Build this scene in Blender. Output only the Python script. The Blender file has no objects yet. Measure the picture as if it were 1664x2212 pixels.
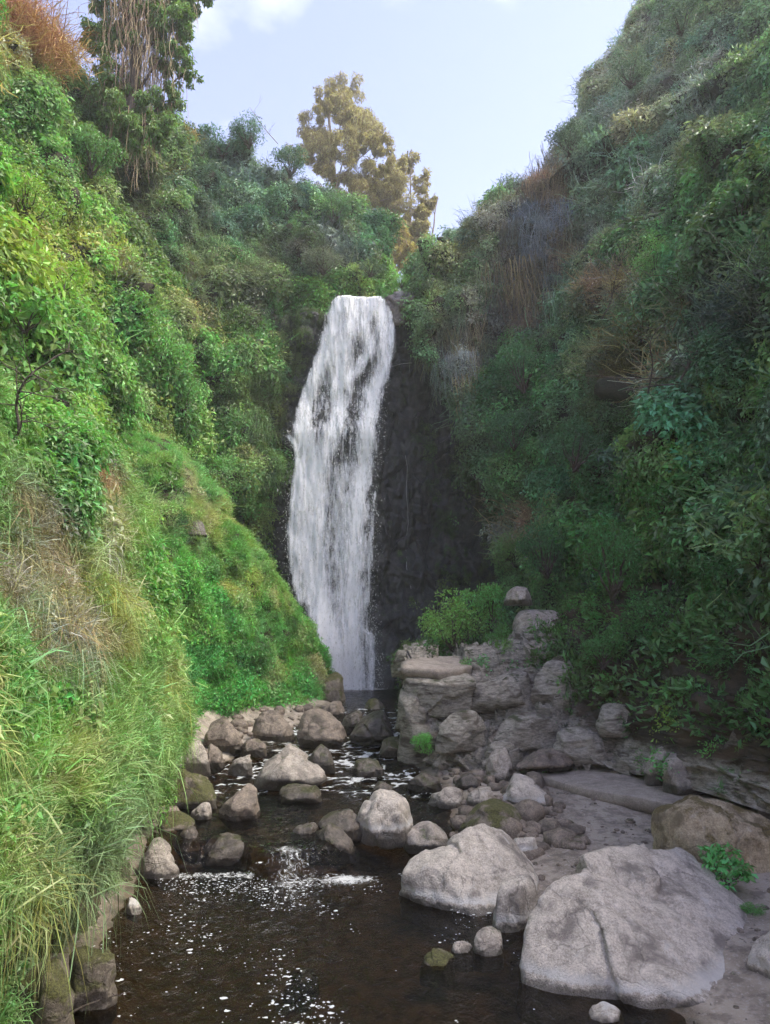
import bpy, bmesh, math
import numpy as np
from mathutils import Vector, Matrix
rad = math.radians

# ------------------------------------------------------------------ camera, sky, sun, exposure
S = bpy.context.scene
C = S.collection
F, CXP, CYP = 1536.0, 832.0, 1106.0            # focal length and centre in units of a 1664 x 2212 frame
PITCH, EYE = rad(8.5), np.array([0.0, 0.0, 4.0])
cam = bpy.data.cameras.new('camera')
cam.sensor_fit = 'VERTICAL'
cam.angle = 2 * math.atan(CYP / F)
cam.clip_end = 3000
cam_o = bpy.data.objects.new('camera', cam)
cam_o.location = EYE
cam_o.rotation_euler = (math.pi / 2 + PITCH, 0, 0)
C.objects.link(cam_o)
S.camera = cam_o

SUN_AZ, SUN_EL = rad(98), rad(55)             # clockwise from +Y
sdir = Vector((math.sin(SUN_AZ) * math.cos(SUN_EL), math.cos(SUN_AZ) * math.cos(SUN_EL), math.sin(SUN_EL)))
W = bpy.data.worlds.new('World')
S.world = W
W.use_nodes = True
wn, wl = W.node_tree.nodes, W.node_tree.links
bg = wn['Background']
bg.inputs['Strength'].default_value = 0.15
sky = wn.new('ShaderNodeTexSky')
sky.sky_type = 'NISHITA'
sky.sun_disc = False
sky.sun_elevation = SUN_EL
sky.sun_rotation = SUN_AZ
sky.altitude = 2600
sky.air_density = 2.0
sky.dust_density = 4.0
sky.ozone_density = 1.0
tcw = wn.new('ShaderNodeTexCoord')
mpw = wn.new('ShaderNodeMapping')
mpw.inputs['Location'].default_value = (17.405, 5.7363, 12.063)
mpw.inputs['Scale'].default_value = (1.0, 1.0, 1.7)
wl.new(tcw.outputs['Generated'], mpw.inputs['Vector'])
nzw = wn.new('ShaderNodeTexNoise')
nzw.inputs['Scale'].default_value = 3.1
nzw.inputs['Detail'].default_value = 7
nzw.inputs['Roughness'].default_value = 0.5
wl.new(mpw.outputs['Vector'], nzw.inputs['Vector'])
crw = wn.new('ShaderNodeValToRGB')
crw.color_ramp.elements[0].position = 0.53
crw.color_ramp.elements[1].position = 0.95
wl.new(nzw.outputs['Fac'], crw.inputs['Fac'])
mxw = wn.new('ShaderNodeMix')
mxw.data_type = 'RGBA'
wl.new(crw.outputs['Color'], mxw.inputs['Factor'])
bal = wn.new('ShaderNodeMix')
bal.data_type = 'RGBA'
bal.blend_type = 'MULTIPLY'
bal.inputs['Factor'].default_value = 1
bal.inputs[7].default_value = (0.85, 0.64, 0.66, 1)      # the hazy lavender cast of the photographed sky
wl.new(sky.outputs['Color'], bal.inputs[6])
wl.new(bal.outputs[2], mxw.inputs[6])
mxw.inputs[7].default_value = (6.0, 5.9, 6.2, 1)
wl.new(mxw.outputs[2], bg.inputs['Color'])

sun = bpy.data.lights.new('sun', 'SUN')
sun.energy = 2.1
sun.angle = rad(25)
sun.color = (1.0, 0.96, 0.82)
sun_o = bpy.data.objects.new('sun', sun)
sun_o.rotation_euler = sdir.to_track_quat('Z', 'Y').to_euler()
C.objects.link(sun_o)

S.view_settings.view_transform = 'Standard'
S.view_settings.look = 'None'
S.view_settings.gamma = 1
S.view_settings.exposure = 1.8
S.render.engine = 'CYCLES'
S.cycles.max_bounces = 6
S.cycles.diffuse_bounces = 5
S.cycles.glossy_bounces = 3
S.cycles.transmission_bounces = 4
S.cycles.transparent_max_bounces = 14
S.cycles.use_denoising = True
S.cycles.use_adaptive_sampling = True
S.cycles.adaptive_threshold = 0.04

RNG = np.random.default_rng(7)

# ------------------------------------------------------------------ maths helpers
cp, sp = math.cos(PITCH), math.sin(PITCH)

def at(x, y, Y):
    """World point seen at frame position (x, y) at distance Y up the gorge."""
    u, v = (x - CXP) / F, (CYP - y) / F
    t = Y / (cp - v * sp)
    return np.array([u * t, Y, EYE[2] + (sp + v * cp) * t])

def on(x, y, z):
    """World point seen at (x, y) on the level z."""
    u, v = (x - CXP) / F, (CYP - y) / F
    t = (z - EYE[2]) / (sp + v * cp)
    return np.array([u * t, (cp - v * sp) * t, z])

def proj(P):
    d = np.asarray(P) - EYE
    fw = d[..., 1] * cp + d[..., 2] * sp
    up = -d[..., 1] * sp + d[..., 2] * cp
    fw = np.where(fw < 0.05, 0.05, fw)
    return CXP + F * d[..., 0] / fw, CYP - F * up / fw

_perm = np.random.default_rng(99).permutation(256)
_perm = np.concatenate([_perm, _perm, _perm])
_grad = np.random.default_rng(98).normal(size=(256, 3))
_grad /= np.linalg.norm(_grad, axis=1)[:, None]

def perlin(P):
    P = np.asarray(P, float)
    i = np.floor(P).astype(int)
    f = P - i
    i &= 255
    w = f * f * f * (f * (f * 6 - 15) + 10)
    out = 0
    for dx in (0, 1):
        for dy in (0, 1):
            for dz in (0, 1):
                h = _perm[_perm[_perm[(i[..., 0] + dx) & 255] + ((i[..., 1] + dy) & 255)] + ((i[..., 2] + dz) & 255)]
                g = _grad[h]
                d = f - np.array([dx, dy, dz])
                val = (g * d).sum(-1)
                wx = w[..., 0] if dx else 1 - w[..., 0]
                wy = w[..., 1] if dy else 1 - w[..., 1]
                wz = w[..., 2] if dz else 1 - w[..., 2]
                out = out + val * wx * wy * wz
    return out * 1.5

def fbm(P, octv=4, gain=0.5):
    P = np.asarray(P, float)
    a, s, o = 1.0, 0.0, 0
    for k in range(octv):
        o = o + a * perlin(P * 2.03 ** k + 17.3 * k)
        s += a
        a *= gain
    return o / s

def smooth(e0, e1, x):
    t = np.clip((x - e0) / (e1 - e0), 0, 1)
    return t * t * (3 - 2 * t)

def unit(v):
    return v / np.maximum(np.linalg.norm(v, axis=-1, keepdims=True), 1e-9)

def catmull(P, n):
    """Resample control points P (m, ...) to n points along axis 0."""
    P = np.asarray(P, float)
    m = len(P)
    t = np.linspace(0, m - 1, n)
    i = np.clip(t.astype(int), 0, m - 2)
    f = (t - i).reshape((-1,) + (1,) * (P.ndim - 1))
    p0, p1, p2, p3 = P[np.clip(i - 1, 0, m - 1)], P[i], P[i + 1], P[np.clip(i + 2, 0, m - 1)]
    return 0.5 * (2 * p1 + (p2 - p0) * f + (2 * p0 - 5 * p1 + 4 * p2 - p3) * f ** 2 + (3 * p1 - p0 - 3 * p2 + p3) * f ** 3)

def loft(ctrl, nu, nv):
    """ctrl (rows, cols, 3) -> (nu, nv, 3)"""
    a = catmull(np.asarray(ctrl, float), nu)
    return np.swapaxes(catmull(np.swapaxes(a, 0, 1), nv), 0, 1)

def grid_normals(G):
    du = np.gradient(G, axis=0)
    dv = np.gradient(G, axis=1)
    return unit(np.cross(dv, du))

# ------------------------------------------------------------------ mesh helpers
def fast_mesh(name, V, T, mat, smooth_=False):
    """V (n,3), T (m,3) or (m,4)"""
    me = bpy.data.meshes.new(name)
    V = np.asarray(V, np.float32)
    T = np.asarray(T, np.int32)
    k = T.shape[1]
    me.vertices.add(len(V))
    me.vertices.foreach_set('co', V.ravel())
    me.loops.add(T.size)
    me.loops.foreach_set('vertex_index', T.ravel())
    me.polygons.add(len(T))
    me.polygons.foreach_set('loop_start', np.arange(0, T.size, k, dtype=np.int32))
    me.polygons.foreach_set('loop_total', np.full(len(T), k, np.int32))
    me.polygons.foreach_set('use_smooth', np.full(len(T), smooth_, bool))
    me.update(calc_edges=True)
    if mat:
        me.materials.append(mat)
    return me

def link(name, me, parent=None, loc=None, **props):
    o = bpy.data.objects.new(name, me)
    C.objects.link(o)
    if parent:
        o.parent = parent
    if loc is not None:
        o.location = loc
    for k, v in props.items():
        o[k] = v
    return o

def empty(name, loc, **props):
    return link(name, None, None, loc, **props)

def attr(me, name, data, typ='FLOAT', dom='POINT'):
    a = me.attributes.new(name, typ, dom)
    key = {'FLOAT': 'value', 'INT': 'value', 'FLOAT_VECTOR': 'vector', 'FLOAT_COLOR': 'color'}[typ]
    a.data.foreach_set(key, np.asarray(data, np.int32 if typ == 'INT' else np.float32).ravel())

def grid_faces(nu, nv):
    i = np.arange(nu * nv).reshape(nu, nv)
    return np.stack([i[:-1, :-1], i[:-1, 1:], i[1:, 1:], i[1:, :-1]], -1).reshape(-1, 4)

def grid_object(name, G, mat, **props):
    me = fast_mesh(name, G.reshape(-1, 3), grid_faces(*G.shape[:2]), mat, True)
    return link(name, me, **props)

def merge(parts):
    V, T, n = [], [], 0
    for v, t in parts:
        V.append(v)
        T.append(t + n)
        n += len(v)
    return np.concatenate(V), np.concatenate(T)

def tube(path, r0, r1, seg=6):
    """A tapered tube along path (n,3): vertices and triangles."""
    P = np.asarray(path, float)
    n = len(P)
    d = unit(np.gradient(P, axis=0))
    ref = np.where(np.abs(d[:, 2:3]) > 0.9, np.array([[1., 0, 0]]), np.array([[0, 0, 1.]]))
    a = unit(np.cross(d, ref))
    b = np.cross(d, a)
    r = np.linspace(r0, r1, n)[:, None, None]
    th = np.linspace(0, 2 * math.pi, seg, endpoint=False)
    V = P[:, None] + r * (a[:, None] * np.cos(th)[None, :, None] + b[:, None] * np.sin(th)[None, :, None])
    V = V.reshape(-1, 3)
    i = np.arange(n * seg).reshape(n, seg)
    j = np.roll(i, -1, 1)
    A = np.stack([i[:-1], j[:-1], j[1:]], -1).reshape(-1, 3)
    B = np.stack([i[:-1], j[1:], i[1:]], -1).reshape(-1, 3)
    return V, np.concatenate([A, B])

def leaves(P, A, N, L, wr=0.42, fold=0.12, droop=0.12):
    """Folded leaves: base P, axis A, normal N, length L."""
    A = unit(A)
    Sd = unit(np.cross(A, N))
    N = np.cross(Sd, A)
    L = np.asarray(L)[:, None]
    w = L * wr
    v0 = P
    v1 = P + A * L * 0.42 + Sd * w * 0.5 + N * L * fold
    v2 = P + A * L - N * L * droop
    v3 = P + A * L * 0.42 - Sd * w * 0.5 + N * L * fold
    V = np.stack([v0, v1, v2, v3], 1).reshape(-1, 3)
    b = np.arange(len(P))[:, None] * 4
    T = np.concatenate([b + [0, 2, 1], b + [0, 3, 2]])
    return V, T

def blades(P, D, L, w, bend, rng):
    """Grass blades: ribbons of two quads and a tip, bending down."""
    n = len(P)
    D = unit(D)
    Sd = unit(np.cross(D, rng.normal(size=(n, 3))))
    L = np.asarray(L)[:, None]
    w = np.asarray(w)[:, None]
    bend = np.asarray(bend)[:, None]
    g = np.array([[0, 0, -1.0]])
    def pt(t):
        return P + D * L * t + g * L * bend * t * t
    V = np.stack([pt(0) - Sd * w, pt(0) + Sd * w, pt(.45) - Sd * w * .9, pt(.45) + Sd * w * .9,
                  pt(.78) - Sd * w * .6, pt(.78) + Sd * w * .6, pt(1.0)], 1).reshape(-1, 3)
    b = np.arange(n)[:, None] * 7
    T = np.concatenate([b + [0, 1, 3], b + [0, 3, 2], b + [2, 3, 5], b + [2, 5, 4], b + [4, 5, 6]])
    return V, T

# ------------------------------------------------------------------ materials
def new_mat(name):
    m = bpy.data.materials.new(name)
    m.use_nodes = True
    nt = m.node_tree
    for n in list(nt.nodes):
        nt.nodes.remove(n)
    out = nt.nodes.new('ShaderNodeOutputMaterial')
    return m, nt, out

def N(nt, typ, **inp):
    n = nt.nodes.new(typ)
    for k, v in inp.items():
        n.inputs[k.replace('_', ' ')].default_value = v
    return n

def mixc(nt, fac, a, b, blend='MIX'):
    m = nt.nodes.new('ShaderNodeMix')
    m.data_type = 'RGBA'
    m.blend_type = blend
    for s, v in ((0, fac), (6, a), (7, b)):
        if hasattr(v, 'is_output') or isinstance(v, bpy.types.NodeSocket):
            nt.links.new(v, m.inputs[s])
        elif s == 0:
            m.inputs[0].default_value = v
        else:
            m.inputs[s].default_value = (*v, 1)
    return m.outputs[2]

def math_(nt, op, a, b=None, c=None, clamp=False):
    m = nt.nodes.new('ShaderNodeMath')
    m.operation = op
    m.use_clamp = clamp
    for s, v in enumerate((a, b, c)):
        if v is None:
            continue
        if isinstance(v, bpy.types.NodeSocket):
            nt.links.new(v, m.inputs[s])
        else:
            m.inputs[s].default_value = v
    return m.outputs[0]

def ramp(nt, fac, e0, e1):
    r = nt.nodes.new('ShaderNodeMapRange')
    r.interpolation_type = 'SMOOTHSTEP'
    nt.links.new(fac, r.inputs[0])
    r.inputs[1].default_value = e0
    r.inputs[2].default_value = e1
    return r.outputs[0]

def noise_tex(nt, vec, scale, detail=5, rough=0.55, dist=0.0):
    n = nt.nodes.new('ShaderNodeTexNoise')
    n.inputs['Scale'].default_value = scale
    n.inputs['Detail'].default_value = detail
    n.inputs['Roughness'].default_value = rough
    n.inputs['Distortion'].default_value = dist
    if vec is not None:
        nt.links.new(vec, n.inputs['Vector'])
    return n.outputs['Fac']

def leaf_mat(name, source, trans=0.38, rough=0.42, var=0.5, color=None, spec=0.5):
    """source: 'inst' reads the tint stored on each clump, 'obj' the object's colour, 'fix' a colour."""
    m, nt, out = new_mat(name)
    if source == 'inst':
        a = nt.nodes.new('ShaderNodeAttribute')
        a.attribute_type = 'INSTANCER'
        a.attribute_name = 'tint'
        col = a.outputs['Color']
    elif source == 'obj':
        col = nt.nodes.new('ShaderNodeObjectInfo').outputs['Color']
    else:
        r = nt.nodes.new('ShaderNodeRGB')
        r.outputs[0].default_value = (*color, 1)
        col = r.outputs[0]
    geo = nt.nodes.new('ShaderNodeNewGeometry')
    rnd = geo.outputs['Random Per Island']
    hv = N(nt, 'ShaderNodeHueSaturation')
    nt.links.new(col, hv.inputs['Color'])
    nt.links.new(math_(nt, 'MULTIPLY_ADD', rnd, 0.07, 0.465), hv.inputs['Hue'])
    nt.links.new(math_(nt, 'MULTIPLY_ADD', rnd, 2 * var, 1 - var), hv.inputs['Value'])
    hv.inputs['Saturation'].default_value = 0.95
    b = N(nt, 'ShaderNodeBsdfPrincipled', Roughness=rough)
    b.inputs['Specular IOR Level'].default_value = spec
    nt.links.new(hv.outputs[0], b.inputs['Base Color'])
    t = nt.nodes.new('ShaderNodeBsdfTranslucent')
    tc = mixc(nt, 1.0, hv.outputs[0], (1.0, 1.05, 0.6), 'MULTIPLY')
    nt.links.new(tc, t.inputs['Color'])
    mx = nt.nodes.new('ShaderNodeMixShader')
    mx.inputs[0].default_value = trans
    nt.links.new(b.outputs[0], mx.inputs[1])
    nt.links.new(t.outputs[0], mx.inputs[2])
    nt.links.new(mx.outputs[0], out.inputs['Surface'])
    return m

def rock_mat(name, c0, c1, stain=(0.06, 0.05, 0.045), stain_amt=0.5, moss=0.0, moss_c=(0.05, 0.075, 0.015),
             rough=0.8, scale=1.0, wet_line=None, strata=False, bump=0.9, white=0.0, earth=False, band=0.0):
    """Mottled stone; moss grows on faces that look up; a dark wetted band sits along the water line."""
    c0, c1 = [tuple(a * b for a, b in zip(c, (1.08, 1.05, .96))) for c in (c0, c1)]
    m, nt, out = new_mat(name)
    tc = nt.nodes.new('ShaderNodeTexCoord')
    oi = nt.nodes.new('ShaderNodeObjectInfo')
    geo = nt.nodes.new('ShaderNodeNewGeometry')
    va = nt.nodes.new('ShaderNodeVectorMath')
    va.operation = 'ADD'
    cm = nt.nodes.new('ShaderNodeCombineXYZ')
    r10 = math_(nt, 'MULTIPLY', oi.outputs['Random'], 40.0)
    nt.links.new(r10, cm.inputs[0])
    nt.links.new(r10, cm.inputs[2])
    nt.links.new(tc.outputs['Object'], va.inputs[0])
    nt.links.new(cm.outputs[0], va.inputs[1])
    vec = va.outputs[0]
    if strata:
        mp = N(nt, 'ShaderNodeMapping')
        mp.inputs['Rotation'].default_value = (0.1, 0.35, 0.2)
        mp.inputs['Scale'].default_value = (1, 1, 3.2)
        nt.links.new(vec, mp.inputs[0])
        vec = mp.outputs[0]
    big = noise_tex(nt, vec, 1.7 * scale, 6, 0.6, 0.4)
    mid = noise_tex(nt, vec, 7 * scale, 8, 0.68)
    fine = noise_tex(nt, vec, 42 * scale, 8, 0.75)
    vor = nt.nodes.new('ShaderNodeTexVoronoi')
    vor.inputs['Scale'].default_value = 26 * scale
    nt.links.new(vec, vor.inputs['Vector'])
    col = mixc(nt, ramp(nt, mid, 0.36, 0.64), c0, c1)
    sp_ = ramp(nt, fine, 0.5, 0.64)
    col = mixc(nt, math_(nt, 'MULTIPLY', sp_, 0.45), col, tuple(min(1, x * 1.55) for x in c1))
    dk = ramp(nt, fine, 0.5, 0.34)
    col = mixc(nt, math_(nt, 'MULTIPLY', dk, 0.55), col, stain)
    col = mixc(nt, math_(nt, 'MULTIPLY', ramp(nt, big, 0.5, 0.66), stain_amt), col, stain)
    if white:
        wv = noise_tex(nt, vec, 3.3 * scale, 7, 0.7, 0.8)
        col = mixc(nt, math_(nt, 'MULTIPLY', ramp(nt, wv, 0.56, 0.7), white), col, (0.62, 0.6, 0.58))
    if earth:
        ea = nt.nodes.new('ShaderNodeAttribute')
        ea.attribute_name = 'earth'
        e1 = noise_tex(nt, tc.outputs['Object'], 1.6, 7, 0.65)
        ec = mixc(nt, ramp(nt, e1, .4, .62), (0.05, 0.04, 0.03), (0.10, 0.07, 0.045))
        ec = mixc(nt, math_(nt, 'MULTIPLY', ramp(nt, fine, .5, .66), .5), ec, (0.2, 0.16, 0.125))
        fe = ramp(nt, math_(nt, 'ADD', ea.outputs['Fac'], math_(nt, 'MULTIPLY_ADD', mid, 1.2, -.6)), .35, .65)
        col = mixc(nt, fe, col, ec)
    sep = nt.nodes.new('ShaderNodeSeparateXYZ')
    nt.links.new(geo.outputs['Normal'], sep.inputs[0])
    if moss:
        mn = noise_tex(nt, vec, 2.6 * scale, 6, 0.65)
        f = math_(nt, 'ADD', math_(nt, 'MULTIPLY', sep.outputs[2], 0.18), mn)
        f = ramp(nt, f, 0.74 - 0.3 * moss, 0.86 - 0.3 * moss)
        mc = mixc(nt, ramp(nt, fine, 0.4, 0.62), tuple(x * 0.5 for x in moss_c), tuple(x * 1.5 for x in moss_c))
        col = mixc(nt, math_(nt, 'MULTIPLY', f, 0.92), col, mc)
    vc = nt.nodes.new('ShaderNodeTexVoronoi')
    vc.feature = 'DISTANCE_TO_EDGE'
    vc.inputs['Scale'].default_value = 0.95 * scale
    wv_ = nt.nodes.new('ShaderNodeVectorMath')
    wv_.operation = 'MULTIPLY_ADD'
    nq = nt.nodes.new('ShaderNodeTexNoise')
    nq.inputs['Scale'].default_value = 2.2 * scale
    nq.inputs['Detail'].default_value = 5
    nt.links.new(vec, nq.inputs['Vector'])
    nt.links.new(nq.outputs['Color'], wv_.inputs[0])
    wv_.inputs[1].default_value = (.55, .55, .55)
    nt.links.new(vec, wv_.inputs[2])
    nt.links.new(wv_.outputs[0], vc.inputs['Vector'])
    crack = math_(nt, 'MULTIPLY', math_(nt, 'SUBTRACT', 1.0, ramp(nt, vc.outputs['Distance'], 0.002, 0.018)), ramp(nt, big, .38, .55))
    col = mixc(nt, math_(nt, 'MULTIPLY', crack, 0.3), col, tuple(x * .35 for x in stain))
    b = N(nt, 'ShaderNodeBsdfPrincipled', Roughness=rough)
    if wet_line is not None:
        sp2 = nt.nodes.new('ShaderNodeSeparateXYZ')
        nt.links.new(tc.outputs['Object'], sp2.inputs[0])
        h = math_(nt, 'ADD', sp2.outputs[2], math_(nt, 'MULTIPLY_ADD', mid, 0.16, -0.08))
        wet = math_(nt, 'SUBTRACT', 1.0, ramp(nt, h, wet_line * 0.45, wet_line))
        pale = math_(nt, 'MULTIPLY', ramp(nt, h, wet_line * 0.9, wet_line * 1.1), math_(nt, 'SUBTRACT', 1.0, ramp(nt, h, wet_line * 1.25, wet_line * 2.1)))
        col = mixc(nt, math_(nt, 'MULTIPLY', pale, band), col, (0.58, 0.56, 0.54))
        col = mixc(nt, math_(nt, 'MULTIPLY', wet, 0.7), col, (0.035, 0.029, 0.022))
        nt.links.new(math_(nt, 'MULTIPLY_ADD', wet, -0.5, rough), b.inputs['Roughness'])
    nt.links.new(col, b.inputs['Base Color'])
    bp = N(nt, 'ShaderNodeBump', Strength=bump, Distance=0.05 / scale)
    hh = math_(nt, 'ADD', math_(nt, 'MULTIPLY', mid, 0.8), math_(nt, 'MULTIPLY', fine, 0.35))
    pit = ramp(nt, vor.outputs['Distance'], 0.0, 0.28)
    hh = math_(nt, 'ADD', hh, math_(nt, 'MULTIPLY', pit, 0.16))
    hh = math_(nt, 'SUBTRACT', hh, math_(nt, 'MULTIPLY', crack, 0.18))
    nt.links.new(hh, bp.inputs['Height'])
    nt.links.new(bp.outputs[0], b.inputs['Normal'])
    nt.links.new(b.outputs[0], out.inputs['Surface'])
    return m

def soil_mat(name, cols, scale=1.0, rough=0.95, bump=0.6):
    m, nt, out = new_mat(name)
    tc = nt.nodes.new('ShaderNodeTexCoord')
    a = noise_tex(nt, tc.outputs['Object'], 1.3 * scale, 6, 0.6)
    b_ = noise_tex(nt, tc.outputs['Object'], 14 * scale, 8, 0.7)
    col = mixc(nt, ramp(nt, a, 0.38, 0.62), cols[0], cols[1])
    col = mixc(nt, ramp(nt, b_, 0.42, 0.64), col, cols[2])
    b = N(nt, 'ShaderNodeBsdfPrincipled', Roughness=rough)
    nt.links.new(col, b.inputs['Base Color'])
    bp = N(nt, 'ShaderNodeBump', Strength=bump, Distance=0.06)
    nt.links.new(b_, bp.inputs['Height'])
    nt.links.new(bp.outputs[0], b.inputs['Normal'])
    nt.links.new(b.outputs[0], out.inputs['Surface'])
    return m

M = {}
M['leaf_i'] = leaf_mat('leaf_clump', 'inst')
M['grass_i'] = leaf_mat('grass_clump', 'inst', trans=0.35, rough=0.55, var=0.45)
M['dry_i'] = leaf_mat('dry_clump', 'inst', trans=0.15, rough=0.8, var=0.5, spec=0.15)
M['leaf_o'] = leaf_mat('shrub_leaf', 'obj')
M['dry_o'] = leaf_mat('dry_stalk', 'obj', trans=0.1, rough=0.8, var=0.4, spec=0.15)
M['bark'] = soil_mat('bark', [(0.09, 0.07, 0.055), (0.16, 0.13, 0.11), (0.06, 0.045, 0.035)], 3.0)
M['pale_bark'] = soil_mat('pale_bark', [(0.30, 0.26, 0.22), (0.42, 0.37, 0.31), (0.2, 0.16, 0.13)], 2.0)
M['soil'] = soil_mat('slope_soil', [(0.035, 0.03, 0.018), (0.025, 0.03, 0.012), (0.05, 0.04, 0.025)])
M['bank_soil'] = soil_mat('bank_soil', [(0.045, 0.035, 0.02), (0.04, 0.042, 0.015), (0.08, 0.06, 0.035)])
M['gravel'] = soil_mat('gravel_ground', [(0.075, 0.06, 0.052), (0.13, 0.105, 0.09), (0.17, 0.14, 0.12)], 1.0, 0.75)
M['far_ground'] = soil_mat('far_ground', [(0.09, 0.075, 0.03), (0.06, 0.07, 0.02), (0.13, 0.1, 0.045)], 0.3)
M['cliff'] = rock_mat('wet_cliff', (0.014, 0.014, 0.015), (0.038, 0.036, 0.036), (0.01, 0.01, 0.011), 0.6, 0.35, (0.03, 0.045, 0.012), 0.38, 0.5, bump=0.9)
M['outcrop'] = rock_mat('outcrop_rock', (0.175, 0.158, 0.142), (0.36, 0.335, 0.31), (0.07, 0.05, 0.035), 0.85, 0.22, (0.045, 0.055, 0.015), 0.85, 1.0, None, True, 0.9, earth=True)
M['pale'] = rock_mat('pale_boulder', (0.34, 0.305, 0.285), (0.54, 0.49, 0.465), (0.13, 0.11, 0.10), 0.8, 0.0, wet_line=0.11, band=0.7, white=0.5, bump=0.9)
M['grey'] = rock_mat('grey_boulder', (0.24, 0.21, 0.195), (0.42, 0.375, 0.35), (0.10, 0.085, 0.075), 0.5, 0.12, wet_line=0.09, white=0.2)
M['brown'] = rock_mat('brown_boulder', (0.13, 0.105, 0.09), (0.27, 0.22, 0.19), (0.045, 0.036, 0.03), 0.6, 0.15, (0.06, 0.055, 0.02), 0.7, wet_line=0.05)
M['dark'] = rock_mat('wet_boulder', (0.06, 0.05, 0.045), (0.15, 0.125, 0.11), (0.02, 0.017, 0.015), 0.5, 0.35, (0.05, 0.05, 0.012), 0.4, wet_line=0.05)
M['mossy'] = rock_mat('mossy_boulder', (0.12, 0.10, 0.085), (0.21, 0.18, 0.155), (0.06, 0.045, 0.03), 0.6, 0.75, (0.075, 0.075, 0.018), 0.85, wet_line=0.05)
M['tan'] = rock_mat('tan_boulder', (0.25, 0.20, 0.14), (0.42, 0.35, 0.26), (0.09, 0.065, 0.035), 0.75, 0.45, (0.13, 0.095, 0.03), 0.9, wet_line=None, white=0.3, bump=0.8)
M['slab'] = rock_mat('path_slab', (0.24, 0.205, 0.185), (0.34, 0.295, 0.27), (0.13, 0.105, 0.09), 0.5, 0.0, rough=0.9, bump=0.35)

# ------------------------------------------------------------------ clump prototypes (placed by instancing in the cover)
proto = bpy.data.collections.new('clump_prototypes')
PIDX = {}
def add_proto(key, V, T, mat):
    me = fast_mesh('clump_' + key, V, T, mat)
    o = bpy.data.objects.new('clump_' + key, me)
    proto.objects.link(o)
    PIDX[key] = o

def shrub_clump(rng, n, R, L, wr=0.45, flat=0.75, lump=6):
    """Leaves spread on a few small lobes; twigs underneath."""
    cs = unit(rng.normal(size=(lump, 3)) * [1, 1, 0.8] + [0, 0, 0.35]) * R * rng.uniform(0.25, 0.75, (lump, 1))
    k = rng.integers(0, lump, n)
    d = unit(rng.normal(size=(n, 3)) + [0, 0, 0.35])
    P = (cs[k] + d * R * rng.uniform(0.25, 0.55, (n, 1))) * [1, 1, flat]
    A = unit(d * [1, 1, .3] + rng.normal(size=(n, 3)) * [.7, .7, .35] + [0, 0, -0.3])
    Nn = unit(d * 0.5 + [0, 0, 1.0] + rng.normal(size=(n, 3)) * 0.35)
    return leaves(P, A, Nn, L * rng.uniform(0.6, 1.3, n), wr)

for i in range(4):
    r = np.random.default_rng(100 + i)
    add_proto(f'a_leaf{i}', *shrub_clump(r, 105, 0.46, 0.135, 0.5, 0.85, 5), M['leaf_i'])
for i in range(3):
    r = np.random.default_rng(120 + i)
    add_proto(f'b_fine{i}', *shrub_clump(r, 130, 0.42, 0.09, 0.5, 0.75, 6), M['leaf_i'])
for i in range(2):
    r = np.random.default_rng(140 + i)
    add_proto(f'c_broad{i}', *shrub_clump(r, 40, 0.42, 0.23, 0.62, 0.8, 5), M['leaf_i'])
for i in range(3):
    r = np.random.default_rng(160 + i)
    n = 75
    P = np.c_[r.normal(size=(n, 2)) * 0.13, np.zeros(n)]
    D = unit(np.c_[r.normal(size=(n, 2)) * 0.55, np.ones(n)])
    add_proto(f'd_grass{i}', *blades(P, D, r.uniform(.28, .62, n), r.uniform(.004, .0085, n), r.uniform(.25, .85, n), r), M['grass_i'])
for i in range(2):
    r = np.random.default_rng(180 + i)
    n = 70                                          # long grass that hangs over
    P = np.c_[r.normal(size=(n, 2)) * 0.18, r.normal(size=n) * .06]
    D = unit(np.c_[r.normal(size=(n, 2)) * 0.8, np.full(n, .45)])
    add_proto(f'e_hang{i}', *blades(P, D, r.uniform(.35, .8, n), r.uniform(.0035, .007, n), r.uniform(.9, 1.9, n), r), M['dry_i'])
for i in range(2):
    r = np.random.default_rng(200 + i)
    parts = []                                      # hanging bare vines
    for k in range(26):
        x, y = r.normal(size=2) * 0.35
        L = r.uniform(.6, 1.7)
        t = np.linspace(0, 1, 6)
        path = np.c_[x + np.cumsum(r.normal(size=6) * .035), y + np.cumsum(r.normal(size=6) * .035), .25 - L * t]
        parts.append(tube(path, r.uniform(.006, .012), .004, 3))
    add_proto(f'f_vine{i}', *merge(parts), M['dry_i'])
for i in range(2):
    r = np.random.default_rng(220 + i)
    parts = []                                      # twiggy tangle
    for k in range(34):
        d = unit(r.normal(size=3) + [0, 0, .3])
        L = r.uniform(.3, .75)
        t = np.linspace(0, 1, 5)[:, None]
        path = r.normal(size=3) * .12 + d * L * t + np.cumsum(r.normal(size=(5, 3)) * .04, 0)
        parts.append(tube(path, r.uniform(.006, .011), .003, 3))
    add_proto(f'g_twig{i}', *merge(parts), M['dry_i'])
ORDER = sorted(PIDX)
SPEC = {s: [ORDER.index(k) for k in ORDER if k[0] == c] for s, c in
        dict(leaf='a', fine='b', broad='c', grass='d', hang='e', vine='f', twig='g').items()}

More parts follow.
